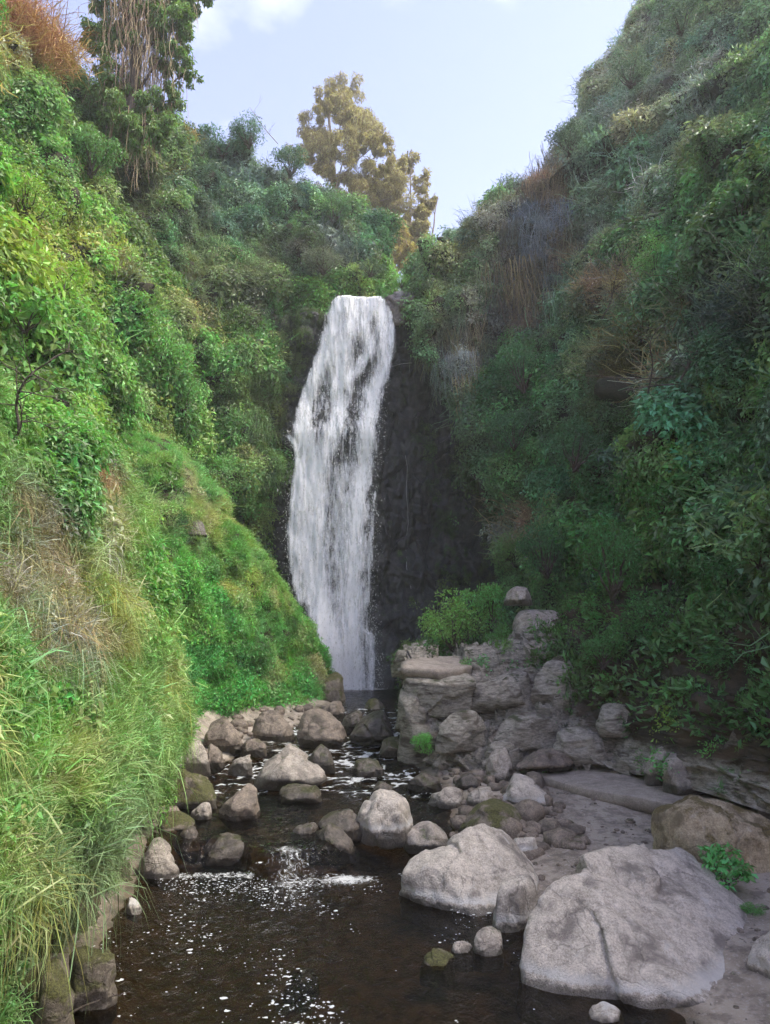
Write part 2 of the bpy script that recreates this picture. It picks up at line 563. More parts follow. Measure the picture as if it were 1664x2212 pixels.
def cover_nodes():
    ng = bpy.data.node_groups.new('plant_cover', 'GeometryNodeTree')
    ng.interface.new_socket('Geometry', in_out='INPUT', socket_type='NodeSocketGeometry')
    ng.interface.new_socket('Geometry', in_out='OUTPUT', socket_type='NodeSocketGeometry')
    nd, lk = ng.nodes, ng.links
    gi, go = nd.new('NodeGroupInput'), nd.new('NodeGroupOutput')
    ci = nd.new('GeometryNodeCollectionInfo')
    ci.inputs['Collection'].default_value = proto
    ci.inputs['Separate Children'].default_value = True
    ci.inputs['Reset Children'].default_value = True
    ip = nd.new('GeometryNodeInstanceOnPoints')
    ip.inputs['Pick Instance'].default_value = True
    def na(name, typ):
        n = nd.new('GeometryNodeInputNamedAttribute')
        n.data_type = typ
        n.inputs['Name'].default_value = name
        return [s for s in n.outputs if s.enabled and s.name == 'Attribute'][0]
    e2r = nd.new('FunctionNodeEulerToRotation')
    lk.new(na('rot', 'FLOAT_VECTOR'), e2r.inputs[0])
    lk.new(gi.outputs[0], ip.inputs['Points'])
    lk.new(ci.outputs[0], ip.inputs['Instance'])
    lk.new(na('idx', 'INT'), ip.inputs['Instance Index'])
    lk.new(e2r.outputs[0], ip.inputs['Rotation'])
    lk.new(na('scl', 'FLOAT_VECTOR'), ip.inputs['Scale'])
    lk.new(ip.outputs[0], go.inputs[0])
    return ng
COVER = cover_nodes()

def euler_from(Nv, spin):
    th = np.arccos(np.clip(Nv[:, 2], -1, 1))
    ph = np.arctan2(Nv[:, 1], Nv[:, 0])
    ct, st, cf, sf, cs, ss = np.cos(th), np.sin(th), np.cos(ph), np.sin(ph), np.cos(spin - ph), np.sin(spin - ph)
    # R = Rz(ph) Ry(th) Rz(spin-ph)
    r00 = cf * ct * cs - sf * ss
    r10 = sf * ct * cs + cf * ss
    r20 = -st * cs
    r21 = st * ss
    r22 = ct
    return np.c_[np.arctan2(r21, r22), -np.arcsin(np.clip(r20, -1, 1)), np.arctan2(r10, r00)]

def sample_grid(G, Nr, n, rng):
    """n random points on a grid surface, evenly by area."""
    a, b, c, d = G[:-1, :-1], G[:-1, 1:], G[1:, 1:], G[1:, :-1]
    area = 0.5 * np.linalg.norm(np.cross(c - a, d - b), axis=-1).ravel()
    cell = rng.choice(len(area), n, p=area / area.sum())
    i, j = np.divmod(cell, G.shape[1] - 1)
    u, v = rng.random((n, 1)), rng.random((n, 1))
    def bil(X):
        return (X[i, j] * (1 - u) + X[i + 1, j] * u) * (1 - v) + (X[i, j + 1] * (1 - u) + X[i + 1, j + 1] * u) * v
    return bil(G), unit(bil(Nr)), area.sum()

def in_view(P, Nv, m=130, back=-0.35):
    x, y = proj(P)
    m = m + F * 1.6 / np.maximum(P[:, 1], 2.0)          # room for a step to the side
    ok = (x > -m) & (x < 1664 + m) & (y > -m) & (y < 2212 + m)
    return ok & ((Nv * unit(EYE - P)).sum(-1) > back)

def put_cover(name, P, rot, scl, idx, tint, **props):
    me = bpy.data.meshes.new(name)
    me.vertices.add(len(P))
    me.vertices.foreach_set('co', np.asarray(P, np.float32).ravel())
    attr(me, 'rot', rot, 'FLOAT_VECTOR')
    attr(me, 'scl', scl, 'FLOAT_VECTOR')
    attr(me, 'idx', idx, 'INT')
    attr(me, 'tint', np.c_[tint, np.ones(len(tint))], 'FLOAT_COLOR')
    o = link(name, me, **props)
    md = o.modifiers.new('cover', 'NODES')
    md.node_group = COVER
    return o

def zones_apply(P, base_tint, base_spec, zones, rng, nscale=0.45):
    """Plant colour and kind by place on the slope. zones: (x, y, rx, ry, tint, {kind: weight}, strength)"""
    n = len(P)
    x, y = proj(P)
    tint = np.tile(np.asarray(base_tint, float), (n, 1))
    kinds = list(SPEC)
    wgt = np.zeros((n, len(kinds)))
    for k, v in base_spec.items():
        wgt[:, kinds.index(k)] = v
    nz = fbm(P * nscale, 3)
    for zi, (zx, zy, rx, ry, zt, zs, st) in enumerate(zones):
        q = ((x - zx) / rx) ** 2 + ((y - zy) / ry) ** 2
        w = np.clip(np.exp(-q * 0.9) * st * (1 + 1.3 * fbm(P * nscale * 1.7 + 31 * zi, 2)), 0, 1)[:, None]
        w = smooth(0.12, 0.75, w)
        if zt is not None:
            tint = tint * (1 - w) + np.asarray(zt) * w
        if zs:
            tgt = np.zeros(len(kinds))
            for k, v in zs.items():
                tgt[kinds.index(k)] = v
            wgt = wgt * (1 - w) + tgt * w
    cum = np.cumsum(wgt, 1)
    cum /= cum[:, -1:]
    k = (rng.random((n, 1)) > cum).sum(1)
    return tint, np.array(kinds)[np.clip(k, 0, len(kinds) - 1)], nz

def plant(name, G, Nr, dens, base_tint, base_spec, zones, seed, gain=1.0, size=1.0, off=0.12, up=0.6, keep=None, bush=38, vary=.2, gaps=0.0, cvar=.27, **props):
    rng = np.random.default_rng(seed)
    _, _, area = sample_grid(G, Nr, 10, rng)
    n = int(area * dens)
    P, Nv, _ = sample_grid(G, Nr, n, rng)
    ok = in_view(P, Nv)
    if keep is not None:
        ok &= keep(P)
    P, Nv = P[ok], Nv[ok]
    tint, kind, nz = zones_apply(P, base_tint, base_spec, zones, rng)
    n = len(P)
    idx = np.zeros(n, int)
    for k, ids in SPEC.items():
        mk = kind == k
        idx[mk] = rng.choice(ids, mk.sum())
    spin = rng.uniform(0, 2 * math.pi, n)
    dirv = unit(Nv * 0.9 + np.array([0, 0, up]) + rng.normal(size=(n, 3)) * 0.18)
    gr = np.isin(kind, ['grass'])
    dirv[gr] = unit(Nv[gr] * 0.75 + np.array([0, 0, 0.75]) + rng.normal(size=(gr.sum(), 3)) * 0.25)
    vn = np.isin(kind, ['vine', 'hang'])
    dirv[vn] = unit(np.array([0, 0, 1.0]) + Nv[vn] * 0.25 + rng.normal(size=(vn.sum(), 3)) * 0.12)
    # each bush has a colour of its own
    sd = P[rng.choice(n, max(n // bush, 1), replace=False)] + rng.normal(size=(max(n // bush, 1), 3)) * .2
    own = np.empty(n, int)
    for a in range(0, n, 4000):
        q = P[a:a + 4000]
        own[a:a + 4000] = ((q ** 2).sum(1)[:, None] + (sd ** 2).sum(1)[None] - 2 * q @ sd.T).argmin(1)
    bc = np.exp(rng.normal(size=(len(sd), 1)) * cvar) * np.exp(rng.normal(size=(len(sd), 3)) * np.array([.5, .22, .4]) * cvar)
    tint = tint * bc[own]
    bs = np.exp(rng.normal(size=len(sd)) * vary).clip(.6, 1.45)[own]
    bs = np.where(kind == 'broad', np.minimum(bs, .9), bs)
    gone = rng.random(len(sd))[own] < gaps
    # colour wanders in patches, clump by clump
    t2 = fbm(P * 0.8 + 50, 3)[:, None]
    tint = tint * (1 + 0.55 * nz[:, None]) * (1 + 0.35 * rng.normal(size=(n, 1)).clip(-1.6, 1.6) * 0.55)
    tint = tint * np.concatenate([1 + 0.28 * t2, 1 + 0.05 * t2, 1 - 0.1 * t2], 1)
    dryk = np.isin(kind, ['hang', 'twig', 'vine'])[:, None] & (tint[:, :1] > tint[:, 1:2])
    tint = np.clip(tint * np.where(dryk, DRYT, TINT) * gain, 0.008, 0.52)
    s = size * rng.uniform(0.65, 1.35, n) * (1 + 0.35 * nz) * bs
    s = np.where(gr, s * (1 + .7 * fbm(P * 2.0 + 40, 2)), s)
    scl = np.stack([s, s, s * rng.uniform(0.75, 1.2, n)], 1)
    offs = off * rng.uniform(-0.3, 1.6, (n, 1))
    offs[gr | vn] *= 0.25
    k = ~gone
    put_cover(name, (P + Nv * offs)[k], euler_from(dirv, spin)[k], scl[k], idx[k], tint[k], **props)
    return n

TINT = np.array([2.3, 2.5, 3.2])  # lifts green plant colours to make up for weak light in the gorge
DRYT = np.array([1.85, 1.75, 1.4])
# ------------------------------------------------------------------ terrain: ground and stream bed
def zwater(Y, X=-1.5):
    X = np.asarray(X, float)
    Y0 = 12.05 + 0.35 * np.sin(X * 1.7 + 0.6) + 0.18 * np.sin(X * 4.3) + 0.5 * smooth(-0.6, 0.6, X)
    return (0.34 * smooth(0, 1, (Y - Y0) / (0.3 + 2.6 * smooth(-1.1, -0.2, X))) + 0.2 * smooth(16.2, 19.2, Y) + 0.22 * smooth(20.2, 22.4, Y) + 0.24 * smooth(22.6, 24.6, Y))

def xleft(Y):
    return np.interp(Y, [4, 7.5, 9.5, 12, 15, 18, 21, 24, 26, 28, 32], [-2.9, -3.3, -3.55, -3.9, -4.3, -4.4, -3.6, -2.6, -1.9, -2.4, -6])

def xright(Y):
    return np.interp(Y, [4, 7.4, 8.6, 9.6, 11, 12.5, 14, 16, 17.5, 20, 23, 26, 29, 33], [3.0, 3.1, 2.9, 2.0, 1.8, 1.5, 1.3, 1.5, 0.9, 0.6, 0.55, 1.2, 2.6, 4.5])

def ground_z(X, Y):
    P = np.stack([X, Y, np.zeros_like(X)], -1)
    zw = zwater(Y, X)
    nz = fbm(P * 0.9, 4)
    d = np.minimum(X - xleft(Y), xright(Y) - X) + 0.35 * nz
    bed = zw - 0.42 * smooth(0, 0.9, d) + 0.10 * (1 - smooth(-0.5, 0.1, d))
    # stony left shallows in the middle reach
    sh = smooth(15.5, 17.5, Y) * (1 - smooth(23.5, 25, Y)) * (1 - smooth(-2.6, -1.6, X))
    bed = bed + 0.16 * sh
    # right bank: gravel flat, then a slope up to the shrubs
    r = X - xright(Y)
    flat = 0.06 + 0.14 * smooth(0.2, 1.8, r) + 0.25 * smooth(13.0, 16.0, Y) + 0.012 * np.clip(r, 0, 3)
    rise = np.clip(r - np.interp(Y, [4, 12, 15, 17, 20, 26], [4.4, 4.6, 4.4, 3.2, 2.0, 2.5]), 0, 9)
    bank = flat + rise * 0.62
    w = smooth(0.0, 0.5, r)
    z = bed * (1 - w) + np.maximum(bed, bank) * w
    l = xleft(Y) - X
    z = z + smooth(0.2, 2.0, l) * 0.8
    return z + 0.05 * nz + 0.025 * fbm(P * 5, 3)

gx = np.linspace(-9, 10, 260)
gy = np.linspace(-6, 34, 500)
GX, GY = np.meshgrid(gx, gy)
GZ = ground_z(GX, GY)
ground_G = np.stack([GX, GY, GZ], -1)
m, nt, out = new_mat('stream_ground')
tc = nt.nodes.new('ShaderNodeTexCoord')
at_ = nt.nodes.new('ShaderNodeAttribute')
at_.attribute_name = 'bed'
a_ = noise_tex(nt, tc.outputs['Object'], 1.2, 6, 0.6)
b_ = noise_tex(nt, tc.outputs['Object'], 22, 8, 0.75)
c_ = noise_tex(nt, tc.outputs['Object'], 5, 6, 0.6)
col = mixc(nt, ramp(nt, a_, 0.4, 0.6), (0.26, 0.212, 0.165), (0.40, 0.335, 0.27))
col = mixc(nt, math_(nt, 'MULTIPLY', ramp(nt, b_, 0.5, 0.62), 0.75), col, (0.44, 0.39, 0.35))
col = mixc(nt, math_(nt, 'MULTIPLY', ramp(nt, c_, 0.52, 0.4), 0.5), col, (0.09, 0.07, 0.057))
bedc = mixc(nt, ramp(nt, c_, 0.4, 0.62), (0.06, 0.047, 0.026), (0.13, 0.09, 0.052))
col = mixc(nt, at_.outputs['Fac'], col, bedc)
b = N(nt, 'ShaderNodeBsdfPrincipled', Roughness=0.7)
nt.links.new(col, b.inputs['Base Color'])
bp = N(nt, 'ShaderNodeBump', Strength=0.7, Distance=0.04)
nt.links.new(b_, bp.inputs['Height'])
nt.links.new(bp.outputs[0], b.inputs['Normal'])
nt.links.new(b.outputs[0], out.inputs['Surface'])
M['stream_ground'] = m
go_ = grid_object('ground', ground_G, M['stream_ground'], kind='structure', label='wet gravel bank and stream bed of the gorge floor')
gr_ = ground_G.reshape(-1, 3)
attr(go_.data, 'bed', smooth(0.08, -0.03, gr_[:, 2] - zwater(gr_[:, 1], gr_[:, 0])))

far = np.array([[-300, -280, -2.5], [300, -280, -2.5], [300, 320, -2.5], [-300, 320, -2.5]], float)
link('terrain', fast_mesh('terrain', far, np.array([[0, 1, 2, 3]]), M['far_ground']), kind='structure', label='level land round the gorge reaching the horizon')

def facets(P, cells, stretch, seed, tilt=0.35, crev=0.10):
    """Broken rock: each cell of a random tessellation is a block with its own offset and tilt, cracks between."""
    r = np.random.default_rng(seed)
    sh = P.shape[:-1]
    Q = P.reshape(-1, 3) * stretch
    Q = Q + 0.25 * np.stack([fbm(Q * 0.9 + 3 * k, 2) for k in range(3)], -1)
    lo, hi = Q.min(0), Q.max(0)
    Sd = Q[r.integers(0, len(Q), cells)] + r.normal(size=(cells, 3)) * 0.1
    h = r.normal(size=cells)
    g = r.normal(size=(cells, 3)) * tilt
    out = np.empty(len(Q))
    edge = np.empty(len(Q))
    for a in range(0, len(Q), 20000):
        q = Q[a:a + 20000]
        d2 = (q ** 2).sum(1)[:, None] + (Sd ** 2).sum(1)[None] - 2 * q @ Sd.T
        two = np.argpartition(d2, 1, axis=1)[:, :2]
        dd = np.sqrt(np.maximum(np.take_along_axis(d2, two, 1), 0))
        o = dd.argsort(1)
        i = np.take_along_axis(two, o[:, :1], 1)[:, 0]
        dd = np.take_along_axis(dd, o, 1)
        edge[a:a + 20000] = dd[:, 1] - dd[:, 0]
        out[a:a + 20000] = h[i] + ((q - Sd[i]) * g[i]).sum(1)
    return (out - crev * 10 * smooth(0.10, 0.0, edge)).reshape(sh)

# ------------------------------------------------------------------ terrain: the walls of the gorge
def lumpy(G, a1, s1, a2, s2, seed, bil=0.0, bias=.6):
    """Uneven ground; bil adds rounded swellings with sharp creases between, as bushes make."""
    Nr = grid_normals(G)
    d = a1 * fbm(G * s1 + seed, 3)[..., None] + a2 * fbm(G * s2 + seed * 2, 3)[..., None]
    if bil:
        d = d + bil * (np.abs(fbm(G * 0.42 + seed * 3, 2)) * 2.2 + np.abs(fbm(G * 0.95 + seed * 5, 2)) * 1.1 - bias)[..., None]
    return G + Nr * d

ZL = [-0.5, 6, 12, 16, 20, 24, 28]
left_tab = {   # Y: X at the levels above
    -14: [-9, -9.5, -12, -14.5, -17, -20, -23],
    -4: [-8, -8.5, -11, -13.5, -16, -19, -22],
    5: [-7, -7.2, -9.2, -11, -13, -15.5, -18],
    13: [-5.8, -6.4, -8.1, -9.7, -11.4, -13.4, -15.6],
    20: [-6.6, -7.1, -8.1, -9.6, -11.2, -12.9, -15],
    27: [-6.0, -6.3, -7.0, -8.0, -9.6, -11.2, -12.8]}
rows = len(ZL) + 2
ctrl = []
for Y, xs in left_tab.items():
    colp = [[x, Y + 0.08 * z, z] for x, z in zip(xs, ZL)]
    top = colp[-1]
    colp += [[top[0] - 6, Y + 3, 30.0], [top[0] - 30, Y + 5, 31]]
    ctrl.append(colp)
ctrl.append([[-5.0, 32.2, -.5], [-5.0, 32.2, 6], [-4.9, 32.2, 12], [-4.6, 32.4, 16.4], [-5.4, 33, 20.4], [-7.2, 34.6, 25], [-8.6, 36.5, 30.2], [-12, 40, 32], [-36, 46, 33]])
ctrl.append([[-3.4, 34, -.5], [-3.4, 34, 6], [-3.4, 34, 12], [-3.4, 33.6, 18.4], [-3.4, 33.7, 20.6], [-3.9, 36, 25], [-4.4, 38.5, 29.6], [-8, 44, 31], [-30, 52, 32]])
ctrl.append([[-.9, 35.5, -.5], [-.9, 35.5, 6], [-.9, 35.5, 12], [-1.0, 34.6, 18.8], [-1.2, 34.6, 20.8], [-1.0, 37, 24.4], [-.9, 39.5, 27.8], [-3, 46, 29], [-22, 60, 30]])
ctrl.append([[.5, 37, -.5], [.5, 37, 6], [.5, 37, 12], [.5, 37, 18.9], [.5, 37, 20.4], [.65, 39, 22.8], [.8, 41, 24.8], [0, 50, 24], [-10, 66, 26]])
ctrl = np.swapaxes(np.array(ctrl, float), 0, 1)          # rows by height, columns up the gorge
LS = loft(ctrl, 170, 280)
LS = lumpy(LS, 1.3, 0.3, 0.3, 0.9, 3.0, 1.25, 1.15)
grid_object('left_slope', LS, M['soil'], kind='structure', label='steep overgrown wall of the gorge on the sunny side')

ZR = [0.5, 6, 12, 18, 22, 26.5]
right_tab = {
    -14: [10, 11, 13, 16, 18, 21],
    -4: [8.6, 9.2, 10.6, 13.2, 15.4, 18.5],
    4: [7.6, 8.1, 9.3, 11.9, 14.6, 18.4],
    12: [7.1, 7.5, 8.6, 11.2, 14.4, 18.2],
    18: [6.9, 6.9, 7.7, 10.4, 13.6, 17.6],
    24: [6.3, 6.3, 6.8, 8.7, 11.0, 14.2],
    29: [4.9, 4.9, 5.2, 6.7, 8.3, 10.3]}
ctrl = []
for Y, xs in right_tab.items():
    colp = [[x, Y + 0.05 * z, z] for x, z in zip(xs, ZR)]
    top = colp[-1]
    zh = np.interp(Y, [-14, 12, 22, 29], [38, 43, 43, 48])  # unseen hill behind the ridge, raised to keep sun off the gorge
    colp += [[top[0] + 3, Y + 2, 28.0], [top[0] + 18, Y + 3, zh + 1], [top[0] + 60, Y + 3, zh - 4]]
    ctrl.append(colp)
ctrl.append([[4.6, 31.0, .5], [4.4, 31.0, 6], [3.3, 30.7, 12], [1.2, 31.0, 17.6], [2.9, 31.9, 22], [6.6, 33.0, 26.6], [10, 35, 29], [26, 36, 49], [70, 36, 44]])
ctrl.append([[3.2, 33.6, .5], [3.2, 33.6, 6], [2.6, 33.4, 12], [1.0, 32.6, 18.6], [2.2, 33.6, 22.3], [4.9, 35.2, 26.8], [8.5, 38, 29], [24, 40, 49], [66, 40, 40]])
ctrl.append([[2.2, 36, .5], [2.2, 36, 6], [2.0, 36, 12], [1.5, 35.2, 19.0], [1.9, 36.4, 22.5], [2.5, 38, 26], [6, 42, 28], [22, 45, 40], [60, 45, 34]])
ctrl.append([[1.4, 40, .5], [1.4, 40, 6], [1.3, 40, 12], [1.1, 39, 19.4], [1.05, 40, 22], [1.15, 42, 25], [5, 48, 25], [20, 52, 26], [60, 54, 26]])
ctrl = np.swapaxes(np.array(ctrl, float), 0, 1)
RS = loft(ctrl, 170, 270)[:, ::-1]
RS = lumpy(RS, 1.1, 0.3, 0.3, 0.9, 8.0, 1.15, 1.55)
grid_object('right_slope', RS, M['soil'], kind='structure', label='steep overgrown wall of the gorge on the shaded side')

# the land behind the fall, where the tall trees stand
hx, hy = np.meshgrid(np.linspace(-60, 60, 60), np.linspace(42, 120, 40))
hz = 21.5 + 2.0 * fbm(np.stack([hx * .05, hy * .05, hx * 0], -1), 3) + 0.02 * (hy - 42)
grid_object('hill', np.stack([hx, hy, hz], -1), M['far_ground'], kind='structure', label='dry sunlit upland behind the waterfall')

# ------------------------------------------------------------------ wet cliff behind the fall
cxs = np.linspace(-7.2, 7.2, 260)
czs = np.linspace(-0.4, 19.25, 340)
CXg, CZg = np.meshgrid(cxs, czs)

def cliff_y(X, Z):
    P = np.stack([X * 0.8, Z * 0.22, X * 0], -1)
    colm = fbm(P + 3.0, 4)
    st = fbm(np.stack([X * 0.25, Z * 0.9, X * 0 + 7], -1), 4)
    rough = fbm(np.stack([X * 2.2, Z * 1.4, X * 0 + 11], -1), 4)
    y = 32.9 - 1.0 * smooth(19.3, 0, Z) - 0.55 * colm - 0.35 * st - 0.22 * rough
    # hollow to the right of the fall, buttress at its foot
    y = y + 0.9 * np.exp(-((X - 2.3) / 1.6) ** 2 - ((Z - 9) / 6.0) ** 2)
    y = y - 0.8 * smooth(5.0, 1.0, Z) * np.exp(-((X - 2.0) / 2.5) ** 2)
    y = y - 0.9 * smooth(3.0, 5.5, X) - 0.8 * smooth(-4.6, -6.5, X)
    y = y + 1.6 * smooth(18.6, 19.3, Z)
    return y

CL = np.stack([CXg, cliff_y(CXg, CZg), CZg], -1)
CL[..., 1] -= 0.16 * facets(CL * [1, 0, 1], 110, np.array([1.0, 1.0, 0.35]), 4, 0.6, 0.05) + 0.05 * facets(CL * [1, 0, 1], 1500, np.array([1.0, 1.0, 0.7]), 5, 0.6, 0.1)
back = np.stack([CL[-1] + [0, k, .01 * k] for k in (.6, 1.5, 3, 6, 11)])
cliff_o = grid_object('cliff', np.concatenate([CL, back]), M['cliff'], kind='structure', label='dark wet rock face behind and beside the waterfall')

# ------------------------------------------------------------------ left bank and the grassy spur
ZB = [-0.4, 0.5, 1.3, 2.2, 3.1, 4.5, 6, 7.2, 7.9]
bank_tab = {
    -3: [-2.6, -3.3, -2.9, -3.0, -3.5, -4.1, -4.8, -6.0, -9.0],
    4: [-2.95, -3.5, -3.05, -3.1, -3.5, -4.0, -4.7, -5.8, -8.6],
    7.5: [-3.3, -3.85, -3.4, -3.45, -3.85, -4.3, -4.9, -5.8, -8.4],
    9.5: [-3.55, -4.05, -3.55, -3.55, -3.95, -4.45, -4.95, -5.8, -8.2],
    11.5: [-3.8, -4.15, -3.7, -3.7, -4.05, -4.5, -4.9, -5.6, -8.0],
    13.5: [-4.1, -4.3, -4.05, -4.05, -4.25, -4.55, -4.95, -5.5, -8.0],
    15.5: [-4.6, -4.65, -4.5, -4.5, -4.6, -4.9, -5.5, -6.3, -8.4],
    18: [-5.6, -5.7, -5.6, -5.6, -5.8, -6.3, -6.9, -7.6, -9.2]}
ctrl = np.array([[[x, Y, z] for x, z in zip(xs, ZB)] for Y, xs in bank_tab.items()], float)
LB = loft(np.swapaxes(ctrl, 0, 1), 110, 170)
LB = lumpy(LB, 0.42, 0.7, 0.2, 2.2, 21.0)
grid_object('left_bank', LB, M['bank_soil'], kind='structure', label='undercut earth bank along the pool, under long grass')

sp_rows = [
    [(-7.0, 17.0, -.2), (-5.9, 18.2, 0), (-5.2, 19.6, .2), (-4.2, 22.0, .4), (-3.3, 24.0, .5), (-2.45, 25.6, .6), (-2.2, 27.2, .6)],
    [(-7.4, 18.5, 4.0), (-6.1, 19.3, 3.8), (-5.5, 20.6, 3.4), (-4.35, 22.9, 2.7), (-3.4, 24.8, 2.2), (-2.55, 26.2, 1.8), (-2.25, 27.4, 1.5)],
    [(-8.0, 20.0, 7.8), (-6.45, 20.7, 7.3), (-5.65, 21.7, 6.3), (-4.4, 23.7, 4.9), (-3.45, 25.4, 3.7), (-2.65, 26.6, 2.5), (-2.3, 27.5, 1.9)],
    [(-8.6, 21.5, 10.0), (-6.75, 22.0, 9.3), (-5.85, 23.0, 8.1), (-4.45, 24.6, 6.3), (-3.5, 26.0, 4.6), (-2.75, 27.0, 3.1), (-2.35, 27.7, 2.2)],
    [(-8.8, 23.2, 9.4), (-7.0, 23.6, 8.6), (-6.0, 24.6, 7.2), (-4.7, 26.0, 5.4), (-3.5, 27.2, 4.0), (-2.5, 28, 2.6), (-2.0, 28.2, 1.8)],
    [(-8.8, 24.5, 0), (-7.0, 25.2, 0), (-6.2, 26.2, 0), (-4.9, 27.4, 0), (-3.7, 28.6, 0), (-2.7, 29, 0), (-2.1, 28.9, 0)]]
SPUR = loft(np.array(sp_rows, float), 90, 120)
SPUR = lumpy(SPUR, 0.5, 0.6, 0.25, 1.7, 31.0, 0.3)
grid_object('grassy_spur', SPUR, M['bank_soil'], kind='structure', label='rounded grassy spur reaching down to the stream beside the fall')

# ------------------------------------------------------------------ rock outcrop and dirt slope on the other bank
oc_rows = [   # from the water up and over
    [(1.2, 25.5, .4), (.85, 21.5, .3), (.95, 18.4, .2), (1.5, 17.3, .2), (2.6, 16.6, .35), (3.6, 16.6, .5), (5.0, 16.2, .7), (6.0, 13.6, .8), (6.9, 10.5, .8)],
    [(1.2, 25.5, 1.2), (.80, 21.5, 1.2), (.95, 18.7, 1.0), (1.5, 17.9, 1.0), (2.7, 17.3, .95), (3.7, 17.3, .95), (5.1, 17.0, 1.3), (6.2, 14.0, 1.5), (7.1, 10.8, 1.5)],
    [(1.1, 25.5, 2.0), (.70, 21.5, 2.0), (.85, 19.1, 1.8), (1.6, 18.7, 1.75), (2.9, 18.3, 1.7), (3.9, 18.2, 1.7), (5.3, 17.9, 2.1), (6.4, 14.5, 2.3), (7.3, 11.2, 2.3)],
    [(1.0, 25.5, 2.6), (.60, 21.5, 2.72), (.75, 19.5, 2.66), (1.7, 19.4, 2.5), (3.0, 19.3, 2.45), (4.2, 19.2, 2.6), (5.5, 18.7, 3.0), (6.7, 15.0, 3.2), (7.6, 11.6, 3.2)],
    [(1.0, 25.5, 2.7), (.7, 22.0, 2.80), (1.0, 20.6, 2.80), (1.9, 20.6, 2.75), (3.2, 20.6, 3.0), (4.6, 20.2, 3.5), (5.9, 19.4, 4.2), (7.0, 15.7, 4.0), (7.9, 12.2, 4.0)],
    [(2.5, 26.5, 3.0), (2.0, 24.0, 3.0), (2.0, 23.0, 2.95), (2.8, 23.0, 3.1), (4.2, 22.8, 3.5), (5.4, 22.0, 4.2), (6.6, 20.6, 5.4), (7.8, 17, 4.6), (8.8, 13.4, 4.6)]]
OC = loft(np.array(oc_rows, float)[:, ::-1], 190, 330)
nrm = grid_normals(OC)
# fractured rock: tilted beds and blocky offsets
tl = np.stack([OC[..., 0] * 0.9 + OC[..., 2] * 0.5, OC[..., 1] * 0.9, OC[..., 2] * 2.6 - OC[..., 0] * 0.8], -1)
d = 0.22 * fbm(tl * 0.5, 3) + 0.17 * facets(tl, 90, np.array([1.0, 1.0, 0.8]), 14, 0.35, 0.09) + 0.09 * facets(tl, 500, np.array([1.0, 1.0, 0.8]), 17, 0.6, 0.12) + 0.035 * facets(tl, 1800, np.array([1.0, 1.0, 0.8]), 15, 0.7, 0.08) + 0.03 * fbm(tl * 4, 4)
rockpart = smooth(5.6, 4.2, OC[..., 0])
d = np.clip(d, -.45, .45) * (0.6 + 0.4 * rockpart)
nrm = unit(nrm + np.array([0, -.35, .15]))                   # push outward, so that the fold at the edge does not tear
OC = OC + nrm * d[..., None]
m, nt, out = new_mat('outcrop_and_earth')
M['outcrop_mix'] = M['outcrop']
oc_o = grid_object('rock_outcrop', OC, M['outcrop'], label='fractured brown rock outcrop between the stream and the gravel flat', category='rock outcrop')
attr(oc_o.data, 'earth', (smooth(3.8, 5.4, OC[..., 0]) * smooth(1.0, 1.7, OC[..., 2]) * .95 + .25 * smooth(.1, .5, fbm(OC * .8 + 4, 3))).clip(0, 1))

# ------------------------------------------------------------------ water
def water_mat(name, tintc=(0.42, 0.34, 0.22), rip=0.7, rscale=6.0):
    m, nt, out = new_mat(name)
    tc = nt.nodes.new('ShaderNodeTexCoord')
    mp = N(nt, 'ShaderNodeMapping')
    mp.inputs['Scale'].default_value = (1.0, 0.6, 1)
    nt.links.new(tc.outputs['Object'], mp.inputs[0])
    n1 = noise_tex(nt, mp.outputs[0], rscale, 4, 0.55, 0.6)
    n2 = noise_tex(nt, mp.outputs[0], rscale * 4.5, 3, 0.5, 0.3)
    at_ = nt.nodes.new('ShaderNodeAttribute')
    at_.attribute_name = 'rough'
    fo = nt.nodes.new('ShaderNodeAttribute')
    fo.attribute_name = 'foam'
    bp = N(nt, 'ShaderNodeBump', Distance=0.09)
    nt.links.new(math_(nt, 'MULTIPLY_ADD', at_.outputs['Fac'], 0.6, rip), bp.inputs['Strength'])
    nt.links.new(math_(nt, 'MULTIPLY_ADD', n2, 0.3, n1), bp.inputs['Height'])
    fr = N(nt, 'ShaderNodeFresnel', IOR=1.333)
    nt.links.new(bp.outputs[0], fr.inputs['Normal'])
    tr = nt.nodes.new('ShaderNodeBsdfTransparent')
    tr.inputs[0].default_value = (*tintc, 1)
    gl = N(nt, 'ShaderNodeBsdfGlossy', Roughness=0.03)
    nt.links.new(bp.outputs[0], gl.inputs['Normal'])
    mx = nt.nodes.new('ShaderNodeMixShader')
    nt.links.new(fr.outputs[0], mx.inputs[0])
    nt.links.new(tr.outputs[0], mx.inputs[1])
    nt.links.new(gl.outputs[0], mx.inputs[2])
    fm = N(nt, 'ShaderNodeBsdfPrincipled', Roughness=0.5)
    fm.inputs['Base Color'].default_value = (0.62, 0.62, 0.60, 1)
    n3 = noise_tex(nt, tc.outputs['Object'], 11, 9, 0.75, 1.2)
    ff = math_(nt, 'ADD', fo.outputs['Fac'], math_(nt, 'MULTIPLY_ADD', n3, 2.4, -1.2))
    ff = math_(nt, 'MULTIPLY', ramp(nt, ff, 0.42, 0.85), ramp(nt, fo.outputs['Fac'], 0.02, 0.2))
    mx2 = nt.nodes.new('ShaderNodeMixShader')
    nt.links.new(ff, mx2.inputs[0])
    nt.links.new(mx.outputs[0], mx2.inputs[1])
    nt.links.new(fm.outputs[0], mx2.inputs[2])
    nt.links.new(mx2.outputs[0], out.inputs['Surface'])
    return m
M['water'] = water_mat('stream_water')

